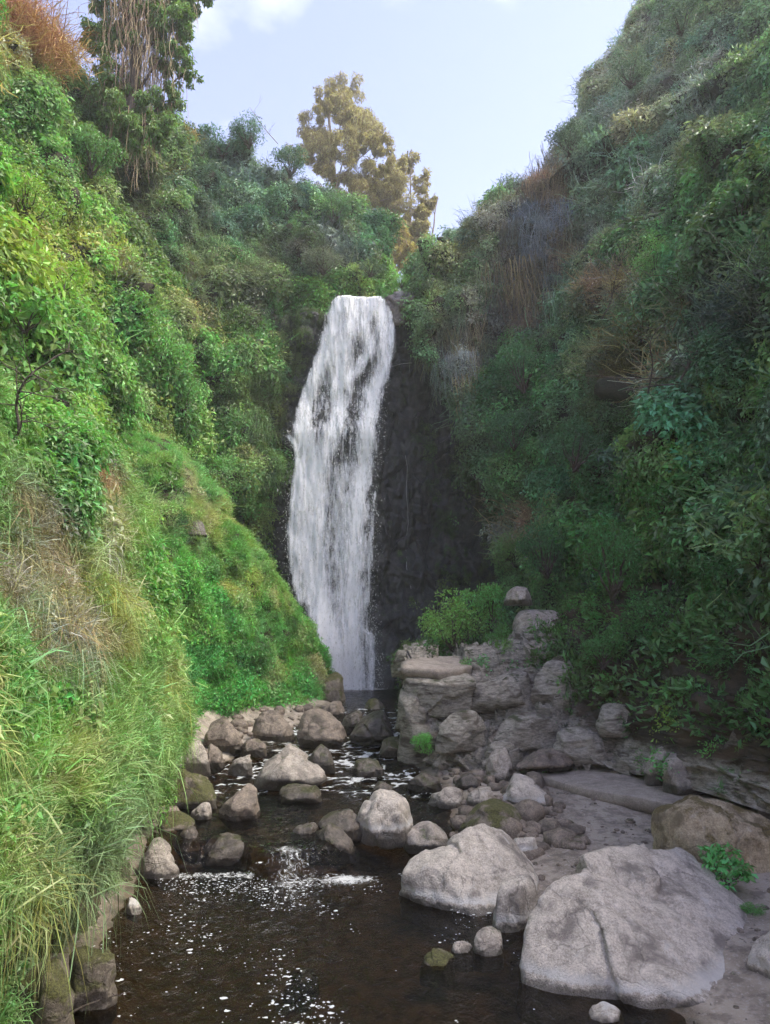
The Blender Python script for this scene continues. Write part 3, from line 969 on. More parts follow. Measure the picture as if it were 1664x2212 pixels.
wx = np.linspace(-6.2, 4.6, 230)
wy = np.linspace(1.5, 32.6, 620)
WX, WY = np.meshgrid(wx, wy)
P2 = np.stack([WX, WY * .7, WX * 0], -1)
rgh = smooth(11.0, 12.6, WY) * (1 - 0.6 * smooth(24.5, 26, WY)) * (0.6 + 0.8 * fbm(P2 * 0.6, 2)) + 0.5 * np.exp(-((WY - 11.3) / 0.9) ** 2 - ((WX + 1.3) / 1.4) ** 2)
rgh = np.clip(rgh, 0, 1)
WZ = zwater(WY, WX) + 0.012 * fbm(P2 * 3, 3) + 0.07 * rgh * fbm(P2 * 2.6 + 4, 3) + 0.05 * rgh * fbm(P2 * 7, 2)
# foam: below the small cascade, along the rapids, at the foot of the fall
foam = 0.42 * np.exp(-((WY - 11.6) / 0.4) ** 2 - ((WX + 1.5) / 0.5) ** 2) + 0.3 * np.exp(-((WY - 10.9) / 0.8) ** 2 - ((WX + 1.0) / 1.0) ** 2)
foam += 0.5 * np.exp(-((WY - 12.1) / 0.2) ** 2 - ((WX + 1.55) / 0.36) ** 2)
foam += 0.6 * np.exp(-((WY - 11.9) / 0.16) ** 2) * smooth(-3.6, -3.2, WX) * (1 - smooth(-2.2, -1.9, WX))
foam += 0.75 * np.exp(-((WY - 11.75) / 0.22) ** 2 - ((WX + .55) / 0.5) ** 2)
st = np.abs(fbm(np.stack([WX * 1.1, WY * 2.0, WX * 0 + 5], -1), 3))
foam += smooth(14, 16.5, WY) * (1 - smooth(24.2, 25.2, WY)) * (0.9 * smooth(0.07, 0.0, st) + 0.15)
foam += 0.30 * smooth(12.4, 13.2, WY) * (1 - smooth(14, 15, WY)) * smooth(0.06, 0.0, st)
foam += 1.1 * smooth(30.6, 31.3, WY) * smooth(2.0, 1.0, np.abs(WX + 1.5))
foam += 0.5 * smooth(0.04, 0, np.abs(st - .12)) * smooth(25, 27, WY) * 0.6
wo = grid_object('stream_water', np.stack([WX, WY, WZ], -1), M['water'], kind='structure', label='dark clear stream running from the fall into the near pool')
attr(wo.data, 'rough', rgh)
attr(wo.data, 'foam', foam)

# floating flecks of foam on the pool
rng = np.random.default_rng(5)
parts = []
cnt = 0
while cnt < 1800:
    x, y = rng.uniform(-3.6, 1.6), rng.uniform(6.6, 12.0)
    s = fbm(np.array([[x * .8 + y * .35, y * .45 - x * .1, 3.3]]), 3)[0]
    lane = math.exp(-((x - (0.35 - 0.22 * (11 - y))) / 0.75) ** 2) + 0.10 + 0.9 * math.exp(-((y - 11) / .8) ** 2)
    if rng.random() > lane * smooth(-0.1, 0.35, s) * 1.3:
        continue
    r = 0.0048 * (0.5 + rng.gamma(1.5, 0.75))
    k = 7
    th = np.linspace(0, 2 * math.pi, k, endpoint=False)
    rr = r * rng.uniform(0.35, 1.6, k)
    V = np.c_[x + rr * np.cos(th) * 1.3, y + rr * np.sin(th), np.full(k, zwater(y, x) + 0.024)]
    V = np.vstack([V, [x, y, zwater(y, x) + 0.030]])
    T = np.array([[i, (i + 1) % k, k] for i in range(k)])
    parts.append((V, T))
    cnt += 1
m, nt, out = new_mat('foam_white')
b = N(nt, 'ShaderNodeBsdfPrincipled', Roughness=0.6)
b.inputs['Base Color'].default_value = (0.66, 0.66, 0.64, 1)
nt.links.new(b.outputs[0], out.inputs['Surface'])
M['foam'] = m
link('foam_flecks', fast_mesh('foam_flecks', *merge(parts), M['foam']), kind='stuff', label='small white flecks of foam drifting on the pool', category='foam')

# ------------------------------------------------------------------ the waterfall
FL = [(630, 742, 824), (650, 716, 832), (690, 698, 850), (750, 690, 852), (800, 672, 843), (850, 655, 836), (900, 640, 832), (940, 618, 830),
      (980, 634, 826), (1050, 620, 816), (1150, 612, 818), (1250, 622, 810), (1330, 640, 814), (1400, 656, 822), (1490, 660, 826)]
STREAMS = [  # (points), width, strength
    ([(745, 632), (722, 680), (706, 740), (682, 800), (660, 860), (650, 920), (668, 980), (660, 1050), (655, 1120), (650, 1200), (672, 1260), (690, 1320), (716, 1400), (730, 1490)], 20, 1.0),
    ([(780, 632), (760, 690), (740, 750), (735, 820), (730, 900), (712, 950), (690, 1010), (686, 1100), (684, 1180), (688, 1260), (702, 1340), (725, 1420), (745, 1490)], 19, 0.85),
    ([(812, 632), (832, 690), (840, 740), (836, 790), (806, 850), (796, 910), (790, 980), (776, 1060), (768, 1150), (764, 1260), (762, 1380), (768, 1490)], 17, 1.05),
    ([(620, 938), (640, 962), (646, 1010), (634, 1080), (630, 1150), (634, 1230), (650, 1300)], 8, 0.9),
    ([(800, 640), (790, 700), (800, 760), (770, 800), (745, 830)], 13, 0.6),
    ([(745, 1000), (736, 1080), (734, 1180), (740, 1280), (745, 1380), (760, 1490)], 18, 0.35),
    ([(812, 1060), (806, 1130), (800, 1210), (796, 1300)], 6, 0.45),
    ([(785, 1360), (802, 1372), (804, 1420), (800, 1490)], 6, 0.75),
    ([(846, 660), (850, 700), (846, 745)], 5, 0.7)]

def fall_density(x, y, seed):
    fl = np.array(FL, float)
    l, r = np.interp(y, fl[:, 0], fl[:, 1]), np.interp(y, fl[:, 0], fl[:, 2])
    q = np.stack([x * 0.05, y * 0.012, x * 0 + seed], -1)
    wob = 7 * fbm(q, 3)
    e = np.minimum(x - l, r - x) + wob
    den = (0.36 + 0.08 * smooth(950, 1200, y)) * smooth(-4, 30, e)
    for pts, w, s in STREAMS:
        p = np.array(pts, float)
        cx = np.interp(y, p[:, 1], p[:, 0]) + 5 * fbm(np.stack([y * .02, x * 0 + w, x * 0 + seed], -1), 2)
        ww = w * (1 + 0.35 * fbm(np.stack([y * .03, x * 0 + 9 + w, x * 0 + seed], -1), 2))
        g = np.exp(-((x - cx) / ww) ** 2) * smooth(p[0, 1] - 8, p[0, 1] + 8, y) * (1 - smooth(p[-1, 1] - 12, p[-1, 1] + 15, y))
        den = den + s * 0.85 * g * smooth(-12, 2, e)
    streak = fbm(np.stack([x * 0.20, y * 0.022, x * 0 + seed * 3], -1), 4)
    clump = fbm(np.stack([x * 0.06, y * 0.035, x * 0 + seed * 5], -1), 4)
    return den + (0.6 * streak + (0.28 - .05 * smooth(950, 1150, y)) * clump) * smooth(-8, 10, e) * (0.3 + den), e

m, nt, out = new_mat('falling_water')
da = nt.nodes.new('ShaderNodeAttribute')
da.attribute_name = 'flow'
tc = nt.nodes.new('ShaderNodeTexCoord')
mp = N(nt, 'ShaderNodeMapping')
mp.inputs['Scale'].default_value = (1.0, 1.0, 0.13)
nt.links.new(tc.outputs['Object'], mp.inputs[0])
f1 = noise_tex(nt, mp.outputs[0], 9, 8, 0.66, 0.1)
f2 = noise_tex(nt, tc.outputs['Object'], 20, 6, 0.75, 0.3)
fa = math_(nt, 'ADD', da.outputs['Fac'], math_(nt, 'MULTIPLY_ADD', f1, 1.5, -0.75))
fa = math_(nt, 'ADD', fa, math_(nt, 'MULTIPLY_ADD', f2, 0.9, -0.42))
fa = math_(nt, 'MULTIPLY', ramp(nt, fa, 0.28, 0.98), ramp(nt, da.outputs['Fac'], 0.02, 0.25))
dfu = N(nt, 'ShaderNodeBsdfDiffuse')
dfu.inputs['Color'].default_value = (0.95, 0.95, 0.96, 1)
trl = N(nt, 'ShaderNodeBsdfTranslucent')
trl.inputs['Color'].default_value = (0.88, 0.9, 0.93, 1)
mw = nt.nodes.new('ShaderNodeMixShader')
mw.inputs[0].default_value = 0.12
nt.links.new(dfu.outputs[0], mw.inputs[1])
nt.links.new(trl.outputs[0], mw.inputs[2])
tp = nt.nodes.new('ShaderNodeBsdfTransparent')
mx = nt.nodes.new('ShaderNodeMixShader')
nt.links.new(fa, mx.inputs[0])
nt.links.new(tp.outputs[0], mx.inputs[1])
nt.links.new(mw.outputs[0], mx.inputs[2])
nt.links.new(mx.outputs[0], out.inputs['Surface'])
M['fall'] = m

fall = empty('waterfall', (-1.6, 31.6, 1.0), kind='structure', label='white plunging waterfall over the dark cliff')
for li, (off, sd) in enumerate([(0.30, 1.0), (0.55, 4.0)]):
    nx, nz_ = 150, 520
    gx_, gz_ = np.meshgrid(np.linspace(-5.0, 0.8, nx), np.linspace(0.92, 19.5, nz_))
    Yf = 32.3 - 0.9 * smooth(19.4, 0, gz_) - off - 0.25 * fbm(np.stack([gx_ * .9, gz_ * .25, gx_ * 0 + sd], -1), 3) - 0.12 * fbm(np.stack([gx_ * 3, gz_ * .6, gx_ * 0 + sd], -1), 3)
    Yf = Yf - 0.5 * np.exp(-((gz_ - 12.3) / 1.0) ** 2) * 0.5 - 0.4 * smooth(6, 3, gz_) * np.exp(-((gx_ + 3) / 1) ** 2)
    Yf = Yf + 1.3 * smooth(18.9, 19.5, gz_) ** 2
    G = np.stack([gx_, Yf, gz_], -1)
    px_, py_ = proj(G)
    den, e = fall_density(px_, py_, sd)
    den = den * (1.0 if li == 0 else 0.72)
    den = np.where(e < -14, 0, den)
    # keep only the cells that carry water
    fc = grid_faces(nz_, nx)
    keep_ = den.ravel()[fc].max(1) > 0.03
    fc = fc[keep_]
    used = np.unique(fc)
    remap = np.full(nx * nz_, -1)
    remap[used] = np.arange(len(used))
    V = G.reshape(-1, 3)[used] - np.array([-1.6, 31.6, 1.0])
    me = fast_mesh('falling_sheet', V, remap[fc][:, ::-1], M['fall'], True)
    attr(me, 'flow', den.ravel()[used])
    link('falling_sheet', me, fall)

# spray: droplets thrown off the fall
rng = np.random.default_rng(44)
n = 15000
yy = 640 + 850 * rng.beta(1.5, 1.0, n)
fl = np.array(FL, float)
l, r = np.interp(yy, fl[:, 0], fl[:, 1]), np.interp(yy, fl[:, 0], fl[:, 2])
xx = l + (r - l) * rng.beta(0.9, 0.9, n) + rng.normal(size=n) * 7
Yd = 31.5 - 0.6 * smooth(640, 1490, yy) - rng.gamma(1.5, 0.2, n)
P = np.array([at(a, b_, c) for a, b_, c in zip(xx, yy, Yd)])
sz = rng.gamma(2.0, 0.0028, n) + 0.003
oct_ = np.array([[1, 0, 0], [-1, 0, 0], [0, 1, 0], [0, -1, 0], [0, 0, 1.7], [0, 0, -2.6]], float)
of = np.array([[0, 2, 4], [2, 1, 4], [1, 3, 4], [3, 0, 4], [2, 0, 5], [1, 2, 5], [3, 1, 5], [0, 3, 5]])
V = (P[:, None] + oct_[None] * sz[:, None, None]).reshape(-1, 3)
T = (np.arange(n)[:, None, None] * 6 + of[None]).reshape(-1, 3)
o = link('spray', fast_mesh('spray', V - np.array([-1.6, 31.6, 1.0]), T, M['foam']), fall, kind='stuff')

# thin trickles on the bare cliff
def trickle(pts, w, label):
    P = []
    for x, y in pts:
        p = at(x, y, 31.5)
        yc = cliff_y(np.array(p[0]), np.array(p[2]))
        P.append(at(x, y, float(yc) - 0.10))
    P = catmull(np.array(P), 40)
    P[:, 0] += 0.03 * fbm(np.c_[P[:, 2] * 2, P[:, 0] * 0, P[:, 0] * 0], 2)
    c = P[-1].copy()
    o = link('water_trickle', fast_mesh('water_trickle', *tube(P - c, w, w * 1.4, 5), M['foam']), None, c, label=label, category='trickle')
    return o
trickle([(872, 965), (880, 1010), (878, 1060), (882, 1120), (877, 1180), (880, 1235)], 0.005, 'long thin trickle running straight down the dark cliff beside the fall')
trickle([(886, 1262), (896, 1296), (910, 1332)], 0.008, 'short slanting trickle low on the dark cliff above the bush')
trickle([(846, 792), (868, 786), (890, 784)], 0.005, 'faint sideways trickle high on the cliff beside the fall')

# ------------------------------------------------------------------ boulders
def hull_planes(P):
    bm = bmesh.new()
    vs = [bm.verts.new(p) for p in P]
    bmesh.ops.convex_hull(bm, input=vs)
    bm.normal_update()
    pl = []
    for f in bm.faces:
        n = np.array(f.normal)
        if f.calc_area() < 1e-6:
            continue
        pl.append((*n, float(np.dot(n, np.array(f.verts[0].co)))))
    bm.free()
    return np.array(pl)

_ico = {}
def ico(sub):
    if sub not in _ico:
        bm = bmesh.new()
        bmesh.ops.create_icosphere(bm, subdivisions=sub, radius=1)
        V = np.array([v.co for v in bm.verts])
        T = np.array([[v.index for v in f.verts] for f in bm.faces])
        bm.free()
        _ico[sub] = (unit(V), T)
    return _ico[sub]

def rock_mesh(P, mat, seed, sub=5, p=20, rough=0.035, nscale=1.6, chip=0.0, name='boulder', cuts=15):
    """A boulder filling the hull of P, its edges worn (p: the higher the crisper)."""
    P = np.asarray(P, float)
    c = P.mean(0)
    pl = hull_planes(P - c)
    rg = np.random.default_rng(int(seed * 100))
    cn = unit(rg.normal(size=(cuts, 3)) + [0, -.3, .35])        # break faces off the block
    ch = ((P - c) @ cn.T).max(0) * rg.uniform(.66, .95, cuts)
    pl = np.vstack([pl, np.c_[cn, ch]])
    p = p * 2.2
    h = np.maximum(pl[:, 3], 0.02)
    D, T = ico(sub)
    q = np.maximum(D @ pl[:, :3].T, 0) / h
    r = (q ** p).sum(1) ** (-1.0 / p)
    size = np.ptp(P, axis=0).mean()
    V = D * r[:, None]
    f = fbm(V / size * nscale * 2 + seed * 7.1, 5, 0.55)
    g = fbm(V / size * nscale * 7 + seed * 3.3, 4, 0.6)
    rid = 1 - np.abs(fbm(V / size * nscale * 1.3 + seed * 5.7, 3)) * 2
    disp = rough * size * (f * 1.5 + 0.35 * g) + chip * size * -smooth(0.8, 1.0, rid) * 0.5
    if sub < 6:
        disp = disp + size * .022 * facets(V / size, 12, np.ones(3), int(seed * 10), .9, .03)
    else:
        disp = disp + size * (.024 * facets(V / size * 1.0, 13, np.ones(3), int(seed * 10), .9, .03) + .005 * facets(V / size, 120, np.ones(3), int(seed * 10) + 1, 1.2, .05))
    V = V + D * disp[:, None]
    return fast_mesh(name, V + c, T, mat, True)

def place_rock(P, mat, seed, label, name='boulder', base_z=None, **kw):
    P = np.asarray(P, float)
    c = P.mean(0).copy()
    c[2] = P[:, 2].min() if base_z is None else base_z
    me = rock_mesh(P - c, mat, seed, name=name, **kw)
    return link(name, me, None, c, label=label, category=kw.get('cat', 'boulder') if False else 'boulder', group='boulders of the stream and its banks')

def outline_pts(outline, z0, ratio=0.8, sink=0.25, front=0.62, back=0.6, Y=None, tilt=0.55):
    """Body for a boulder whose outline is seen in the photo: a waist ring at its own distance, smaller rings before and behind."""
    o = np.array(outline, float)
    yb = o[:, 1].max()
    xb = o[o[:, 1] > yb - 6][:, 0].mean()
    Yf = on(xb, yb, z0)[1] if Y is None else Y
    w = np.ptp(o[:, 0]) * Yf / F
    d = w * ratio
    Yc = Yf + 0.42 * d
    c = o.mean(0)
    hh = max(np.ptp(o[:, 1]), 1.0)
    R = []
    for x, y in o:                       # the face leans back: the top lies farther off than the foot
        R.append(at(x, y, Yc + tilt * d * (c[1] - y) / hh))
    for x, y in c + (o - c) * front + [0, 0.08 * hh]:
        R.append(at(x, y, Yc - 0.42 * d + tilt * d * (c[1] - y) / hh))
    for x, y in c + (o - c) * back:
        R.append(at(x, y, Yc + 0.5 * d))
    R = np.array(R)
    ft = R[: len(o)].copy()              # a foot below the ground so that it sits in its bed
    ft[:, :2] = ft[:, :2].mean(0) + (ft[:, :2] - ft[:, :2].mean(0)) * 1.22
    ft[:, 2] = z0 - sink
    R[:, 2] = np.maximum(R[:, 2], z0 - sink)
    return np.vstack([R, ft])

def box_outline(x0, y0, x1, y1, seed, peak=0.45, sharp=0.5):
    r = np.random.default_rng(seed + 900)
    w, h = x1 - x0, y1 - y0
    a, b_ = sorted(r.uniform(.12, .88, 2))
    if b_ - a < .3:
        b_ = min(a + .35, .92)
    ta, tb = r.uniform(0, .35), r.uniform(0, .35)
    ta, tb = (0, tb) if r.random() < .5 else (ta, 0)
    return [(x0, y1 - h * r.uniform(.1, .4)), (x0 + w * r.uniform(0, .1), y1 - h * r.uniform(.45, .75)),
            (x0 + w * a, y0 + h * ta), (x0 + w * b_, y0 + h * tb), (x1 - w * r.uniform(0, .1), y1 - h * r.uniform(.4, .7)),
            (x1, y1 - h * r.uniform(.1, .35)), (x1 - w * .2, y1), (x0 + w * .25, y1 - h * .02)]

ROCKS = [
    # outline, ground level, material, label, options
    ([(1066, 1905), (1090, 1885), (1150, 1880), (1160, 1912), (1120, 1965), (1095, 2012), (1066, 1998)], 0.0, 'pale', 'upright pale block leaning on the angular boulder', dict(ratio=0.9, p=26, rough=.03)),
    ([(1022, 2030), (1030, 2000), (1058, 1990), (1085, 2010), (1096, 2040), (1070, 2064), (1035, 2060)], 0.0, 'grey', 'small round grey boulder with white waterline beside the huge boulder', dict(ratio=1, p=8)),
    ([(1420, 1770), (1424, 1700), (1470, 1698), (1560, 1722), (1660, 1752), (1740, 1790), (1760, 1860), (1700, 1900), (1560, 1880), (1430, 1820)], 0.12, 'tan',
     'long golden brown boulder with dry moss beside the path slab', dict(sub=5, ratio=0.5, p=16, rough=.05)),
    ([(772, 1745), (786, 1708), (840, 1690), (870, 1702), (900, 1752), (880, 1778), (830, 1805), (790, 1795)], 0.3, 'pale', 'pale rounded boulder standing in mid stream', dict(sub=5, ratio=0.85, p=14, rough=.04)),
    ([(988, 1785), (1030, 1735), (1070, 1722), (1120, 1745), (1135, 1770), (1130, 1800), (1080, 1806), (1000, 1802)], 0.2, 'mossy', 'brown mossy boulder behind the angular boulder', dict(ratio=0.8, p=10)),
    ([(1070, 1712), (1095, 1682), (1115, 1670), (1160, 1690), (1190, 1712), (1185, 1730), (1150, 1745), (1085, 1745)], 0.35, 'pale', 'pale peaked boulder at the tip of the path slab', dict(ratio=0.8, p=16)),
    (box_outline(868, 1762, 972, 1832, 11, .35, .2), 0.1, 'grey', 'low grey boulder between the mid stream and mossy boulders', dict(p=9)),
    ([(668, 1808), (680, 1778), (705, 1768), (745, 1790), (765, 1815), (760, 1836), (700, 1842), (672, 1830)], 0.15, 'dark', 'dark wet wedge of rock over the foam patch', dict(p=24)),
    ([(690, 1775), (705, 1755), (770, 1744), (782, 1765), (778, 1790), (740, 1800)], 0.34, 'dark', 'flat dark wet rock behind the wedge', dict(p=18)),
    ([(556, 1672), (580, 1638), (630, 1600), (648, 1598), (680, 1636), (706, 1668), (700, 1684), (630, 1690), (565, 1684)], 0.55, 'grey', 'pyramid shaped boulder in the middle of the stream', dict(sub=5, ratio=.8, p=26, rough=.03)),
    ([(640, 1590), (648, 1545), (668, 1512), (720, 1530), (746, 1570), (750, 1590), (715, 1602), (660, 1602)], 0.75, 'brown', 'big dark boulder with a flat tan top near the spur', dict(sub=5, p=24)),
    (box_outline(548, 1530, 634, 1592, 14, .5, .1), 0.85, 'brown', 'rounded dark boulder next to the flat topped one', dict(p=8)),
    (box_outline(432, 1545, 522, 1615, 15, .4, .2), 0.8, 'brown', 'brown boulder at the foot of the green spur', dict(p=14)),
    (box_outline(396, 1590, 452, 1655, 16, .4, .5), 0.7, 'grey', 'cracked grey boulder at the grass edge', dict(p=18)),
    (box_outline(440, 1600, 484, 1650, 17, .5, .3), 0.7, 'brown', 'small brown boulder beside the cracked one', dict()),
    ([(360, 1700), (364, 1668), (395, 1652), (440, 1660), (468, 1690), (466, 1722), (430, 1735), (380, 1732)], 0.45, 'mossy', 'grey boulder with a bright moss patch at the grass edge', dict(sub=5, p=12)),
    ([(478, 1735), (510, 1715), (522, 1692), (545, 1690), (572, 1722), (560, 1745), (520, 1765), (486, 1752)], 0.4, 'brown', 'brown ridged boulder beside the stream, right of the mossy one', dict(p=18)),
    ([(298, 1870), (304, 1830), (335, 1796), (370, 1808), (390, 1845), (385, 1872), (345, 1895), (305, 1890)], 0.02, 'grey', 'smooth pale boulder against the grass bank by the pool', dict(sub=5, p=8, rough=.04)),
    ([(430, 1835), (445, 1806), (490, 1792), (530, 1800), (552, 1825), (552, 1850), (490, 1858), (436, 1855)], 0.08, 'dark', 'wet mossy boulder the water slides over at the cascade', dict(p=9)),
    (box_outline(378, 1780, 442, 1842, 21, .5, .2), 0.12, 'dark', 'dark wet boulder between the pale one and the cascade', dict(p=12)),
    (box_outline(330, 1745, 440, 1795, 22, .4, 0), 0.3, 'mossy', 'flat moss covered rock below the mossy boulder', dict(p=8)),
    (box_outline(415, 1722, 458, 1768, 23, .5, .4), 0.36, 'grey', 'small grey stone on the flat mossy rock', dict()),
    ([(690, 1500), (692, 1455), (705, 1440), (735, 1446), (746, 1480), (748, 1512), (715, 1520)], 0.9, 'mossy', 'mossy upright rock at the tip of the spur', dict(p=18)),
    (box_outline(690, 1505, 745, 1545, 25, .5, .3), 0.9, 'brown', 'brown rock behind the flat topped boulder', dict(p=16)),
    (box_outline(762, 1530, 852, 1594, 26, .5, .3), 0.8, 'dark', 'dark wet boulder in the narrows below the fall', dict(p=16)),
    (box_outline(740, 1530, 790, 1572, 42, .5, .3), 0.85, 'dark', 'small dark boulder beside the one in the narrows', dict(p=16)),
    (box_outline(596, 1690, 692, 1728, 27, .5, .1), 0.4, 'dark', 'low wet stone in the riffle below the pyramid boulder', dict(p=10)),
    (box_outline(668, 1600, 722, 1655, 28, .5, .3), 0.6, 'dark', 'dark stone right behind the pyramid boulder', dict()),
    (box_outline(925, 1690, 1004, 1738, 29, .5, .2), 0.35, 'grey', 'grey stone in the shallows before the outcrop', dict(p=10)),
    (box_outline(1002, 1696, 1072, 1738, 30, .5, .3), 0.38, 'grey', 'grey wedge beside the pale peaked boulder', dict(p=16)),
    (box_outline(905, 2040, 985, 2098, 31, .4, .3), -0.08, 'mossy', 'small mossy stone breaking the pool surface', dict(p=12)),
    (box_outline(620, 2078, 690, 2126, 32, .6, .3), -0.1, 'dark', 'half sunken dark stone in the near pool', dict(p=14)),
    (box_outline(975, 2028, 1024, 2066, 33, .5, .2), -0.04, 'grey', 'low grey stone beside the small round boulder', dict()),
    ([(1612, 2060), (1622, 2015), (1650, 1988), (1720, 1990), (1740, 2080), (1700, 2120), (1630, 2092)], 0.15, 'pale', 'pale boulder cut off by the frame beside the huge one', dict(p=14)),
    ([(1636, 1720), (1642, 1694), (1680, 1690), (1710, 1715), (1700, 1745), (1650, 1745)], 0.9, 'pale', 'pale block at the far end of the path slab', dict(p=20)),
    (box_outline(266, 1934, 306, 1976, 35, .4, .5), 0.0, 'pale', 'small pale stone poking from under the grass bank', dict(p=20)),
    ([(1108, 1375), (1112, 1330), (1130, 1305), (1180, 1308), (1222, 1322), (1225, 1370), (1190, 1390), (1130, 1392)], None, 'grey', 'squarish grey boulder lodged in the shrubs above the outcrop', dict(Y=20.6, p=18, sink=.1)),
    ([(1094, 1265), (1148, 1268), (1140, 1296), (1120, 1300)], None, 'grey', 'small triangular rock above the lodged boulder', dict(Y=21.3, p=20, sink=.1)),
    ([(946, 1610), (950, 1560), (985, 1530), (1030, 1528), (1045, 1560), (1020, 1590), (985, 1620), (960, 1630)], None, 'outcrop', 'tan rounded block set in the outcrop face', dict(Y=17.0, p=14, ratio=.7, sink=.05)),
    ([(1390, 1668), (1400, 1625), (1440, 1605), (1462, 1622), (1465, 1660), (1430, 1680)], None, 'grey', 'grey block beside the path at the foot of the dirt slope', dict(Y=14.9, p=22, sink=.2)),
    ([(1432, 1680), (1440, 1640), (1490, 1612), (1520, 1640), (1548, 1690), (1500, 1705), (1450, 1700)], None, 'grey', 'broad grey block with fern at its foot beside the path', dict(Y=14.2, p=22, sink=.2)),
    ([(1560, 1690), (1565, 1590), (1590, 1545), (1625, 1540), (1642, 1600), (1640, 1690), (1600, 1710)], None, 'brown', 'tall dark mossy rock by the path near the frame edge', dict(Y=13.6, p=14, sink=.2)),
    ([(1478, 1500), (1485, 1455), (1505, 1440), (1525, 1470), (1545, 1530), (1510, 1540)], None, 'brown', 'dark rock jutting from the dirt slope under the shrubs', dict(Y=15.8, p=18, sink=.05)),
    ([(1440, 1500), (1470, 1485), (1520, 1495), (1530, 1530), (1470, 1535)], None, 'brown', 'rusty rock over the dark hollow in the dirt slope', dict(Y=15.9, p=14, sink=.05)),
    ([(1308, 1668), (1330, 1652), (1372, 1652), (1376, 1672), (1340, 1682)], None, 'grey', 'flat bluish stone lying on the path slab', dict(Y=16.2, p=20, ratio=1, sink=.02)),
    ([(1105, 1835), (1110, 1810), (1158, 1806), (1162, 1832), (1140, 1856)], 0.12, 'pale', 'flat pale stone behind the angular boulder', dict(p=18)),
    (box_outline(935, 1618, 985, 1662, 51, .5, .3), 0.5, 'grey', 'grey stone at the wet foot of the outcrop', dict()),
    (box_outline(1045, 1600, 1110, 1685, 52, .5, .2), 0.5, 'grey', 'upright round topped stone under the outcrop', dict(p=12)),
    (box_outline(985, 1660, 1040, 1700, 53, .5, .2), 0.45, 'dark', 'dark wet stone before the upright one', dict()),
    (box_outline(880, 1660, 950, 1700, 54, .5, .1), 0.45, 'dark', 'flat dark stone at the stream edge under the outcrop', dict()),
    (box_outline(800, 1680, 850, 1712, 55, .5, .1), 0.42, 'dark', 'wet stone just behind the pale mid stream boulder', dict()),
    (box_outline(758, 1634, 828, 1668, 56, .5, .1), 0.5, 'dark', 'low wet stone in the rapids right of the pyramid boulder', dict()),
    (box_outline(520, 1590, 575, 1620, 57, .5, .1), 0.75, 'brown', 'flat brown stone on the stony shallows', dict()),
    (box_outline(498, 1625, 545, 1655, 58, .5, .3), 0.62, 'grey', 'small pale topped stone left of the pyramid boulder', dict()),
    (box_outline(630, 1770, 690, 1806, 59, .5, .1), 0.3, 'dark', 'low dark rock at the lip of the cascade', dict()),
    (box_outline(820, 1590, 880, 1625, 60, .5, .1), 0.66, 'mossy', 'low mossy stone in the rapids by the outcrop corner', dict()),
    ([(150, 2160), (155, 2060), (190, 2010), (235, 2020), (250, 2080), (240, 2170), (200, 2210)], -.1, 'mossy', 'mossy rock under the overhanging grass at the pool edge', dict(p=10, rough=.08, tilt=.2)),
    ([(20, 2240), (30, 2120), (80, 2040), (140, 2060), (160, 2160), (140, 2260), (70, 2280)], -.1, 'mossy', 'mossy rock under the grass in the bottom corner', dict(p=10, rough=.08, tilt=.2)),
    ([(862, 1452), (885, 1440), (945, 1448), (955, 1560), (935, 1640), (895, 1645), (878, 1560)], None, 'outcrop', 'dark upright corner of the outcrop rising from the stream', dict(Y=17.85, p=40, ratio=.9, sink=.3, tilt=.3)),
    ([(1010, 1520), (1020, 1462), (1090, 1440), (1150, 1455), (1160, 1510), (1100, 1535)], None, 'outcrop', 'broad grey block in the top of the outcrop beside the capping slab', dict(Y=18.2, p=40, ratio=.7, sink=.1)),
    ([(1140, 1500), (1160, 1430), (1230, 1405), (1262, 1450), (1250, 1520), (1190, 1535)], None, 'outcrop', 'jagged block at the foot of the bare earth edge', dict(Y=18.2, p=40, ratio=.7, sink=.1)),
    ([(1060, 1600), (1075, 1545), (1150, 1528), (1205, 1550), (1190, 1605), (1110, 1618)], None, 'outcrop', 'tilted layered block low in the outcrop', dict(Y=16.95, p=40, ratio=.7, sink=.1)),
    ([(1195, 1640), (1205, 1580), (1260, 1556), (1312, 1590), (1305, 1645)], None, 'outcrop', 'angular block between the outcrop and the path slab', dict(Y=16.4, p=40, ratio=.7, sink=.1)),
    ([(1290, 1560), (1300, 1520), (1350, 1505), (1385, 1540), (1370, 1580), (1320, 1585)], None, 'outcrop', 'loose block on the dirt slope above the path', dict(Y=16.5, p=40, ratio=.7, sink=.1)),
    ([(1110, 1660), (1120, 1625), (1190, 1612), (1235, 1630), (1225, 1662)], None, 'brown', 'low step of brown stone behind the path slab tip', dict(Y=16.1, p=30, ratio=.7, sink=.1)),
    ([(1268, 2212), (1275, 2172), (1310, 2160), (1345, 2180), (1350, 2215)], -.05, 'pale', 'small pale stone at the foot of the huge boulder', dict(p=16)),
    ([(335, 1140), (345, 1118), (400, 1112), (450, 1125), (452, 1145), (400, 1158)], None, 'dark', 'dark rock ledge peeking out of the grassy spur', dict(Y=21.25, p=24, ratio=.7, sink=.1, tilt=.2)),
    (box_outline(790, 1506, 838, 1536, 61, .5, .2), 0.92, 'mossy', 'small mossy stone in the upper pool', dict()),
]
def sunk(P, z):
    P = np.array(P, float)
    low = P[P[:, 2] < .25].copy()
    low[:, 2] = z
    return np.vstack([P, low])
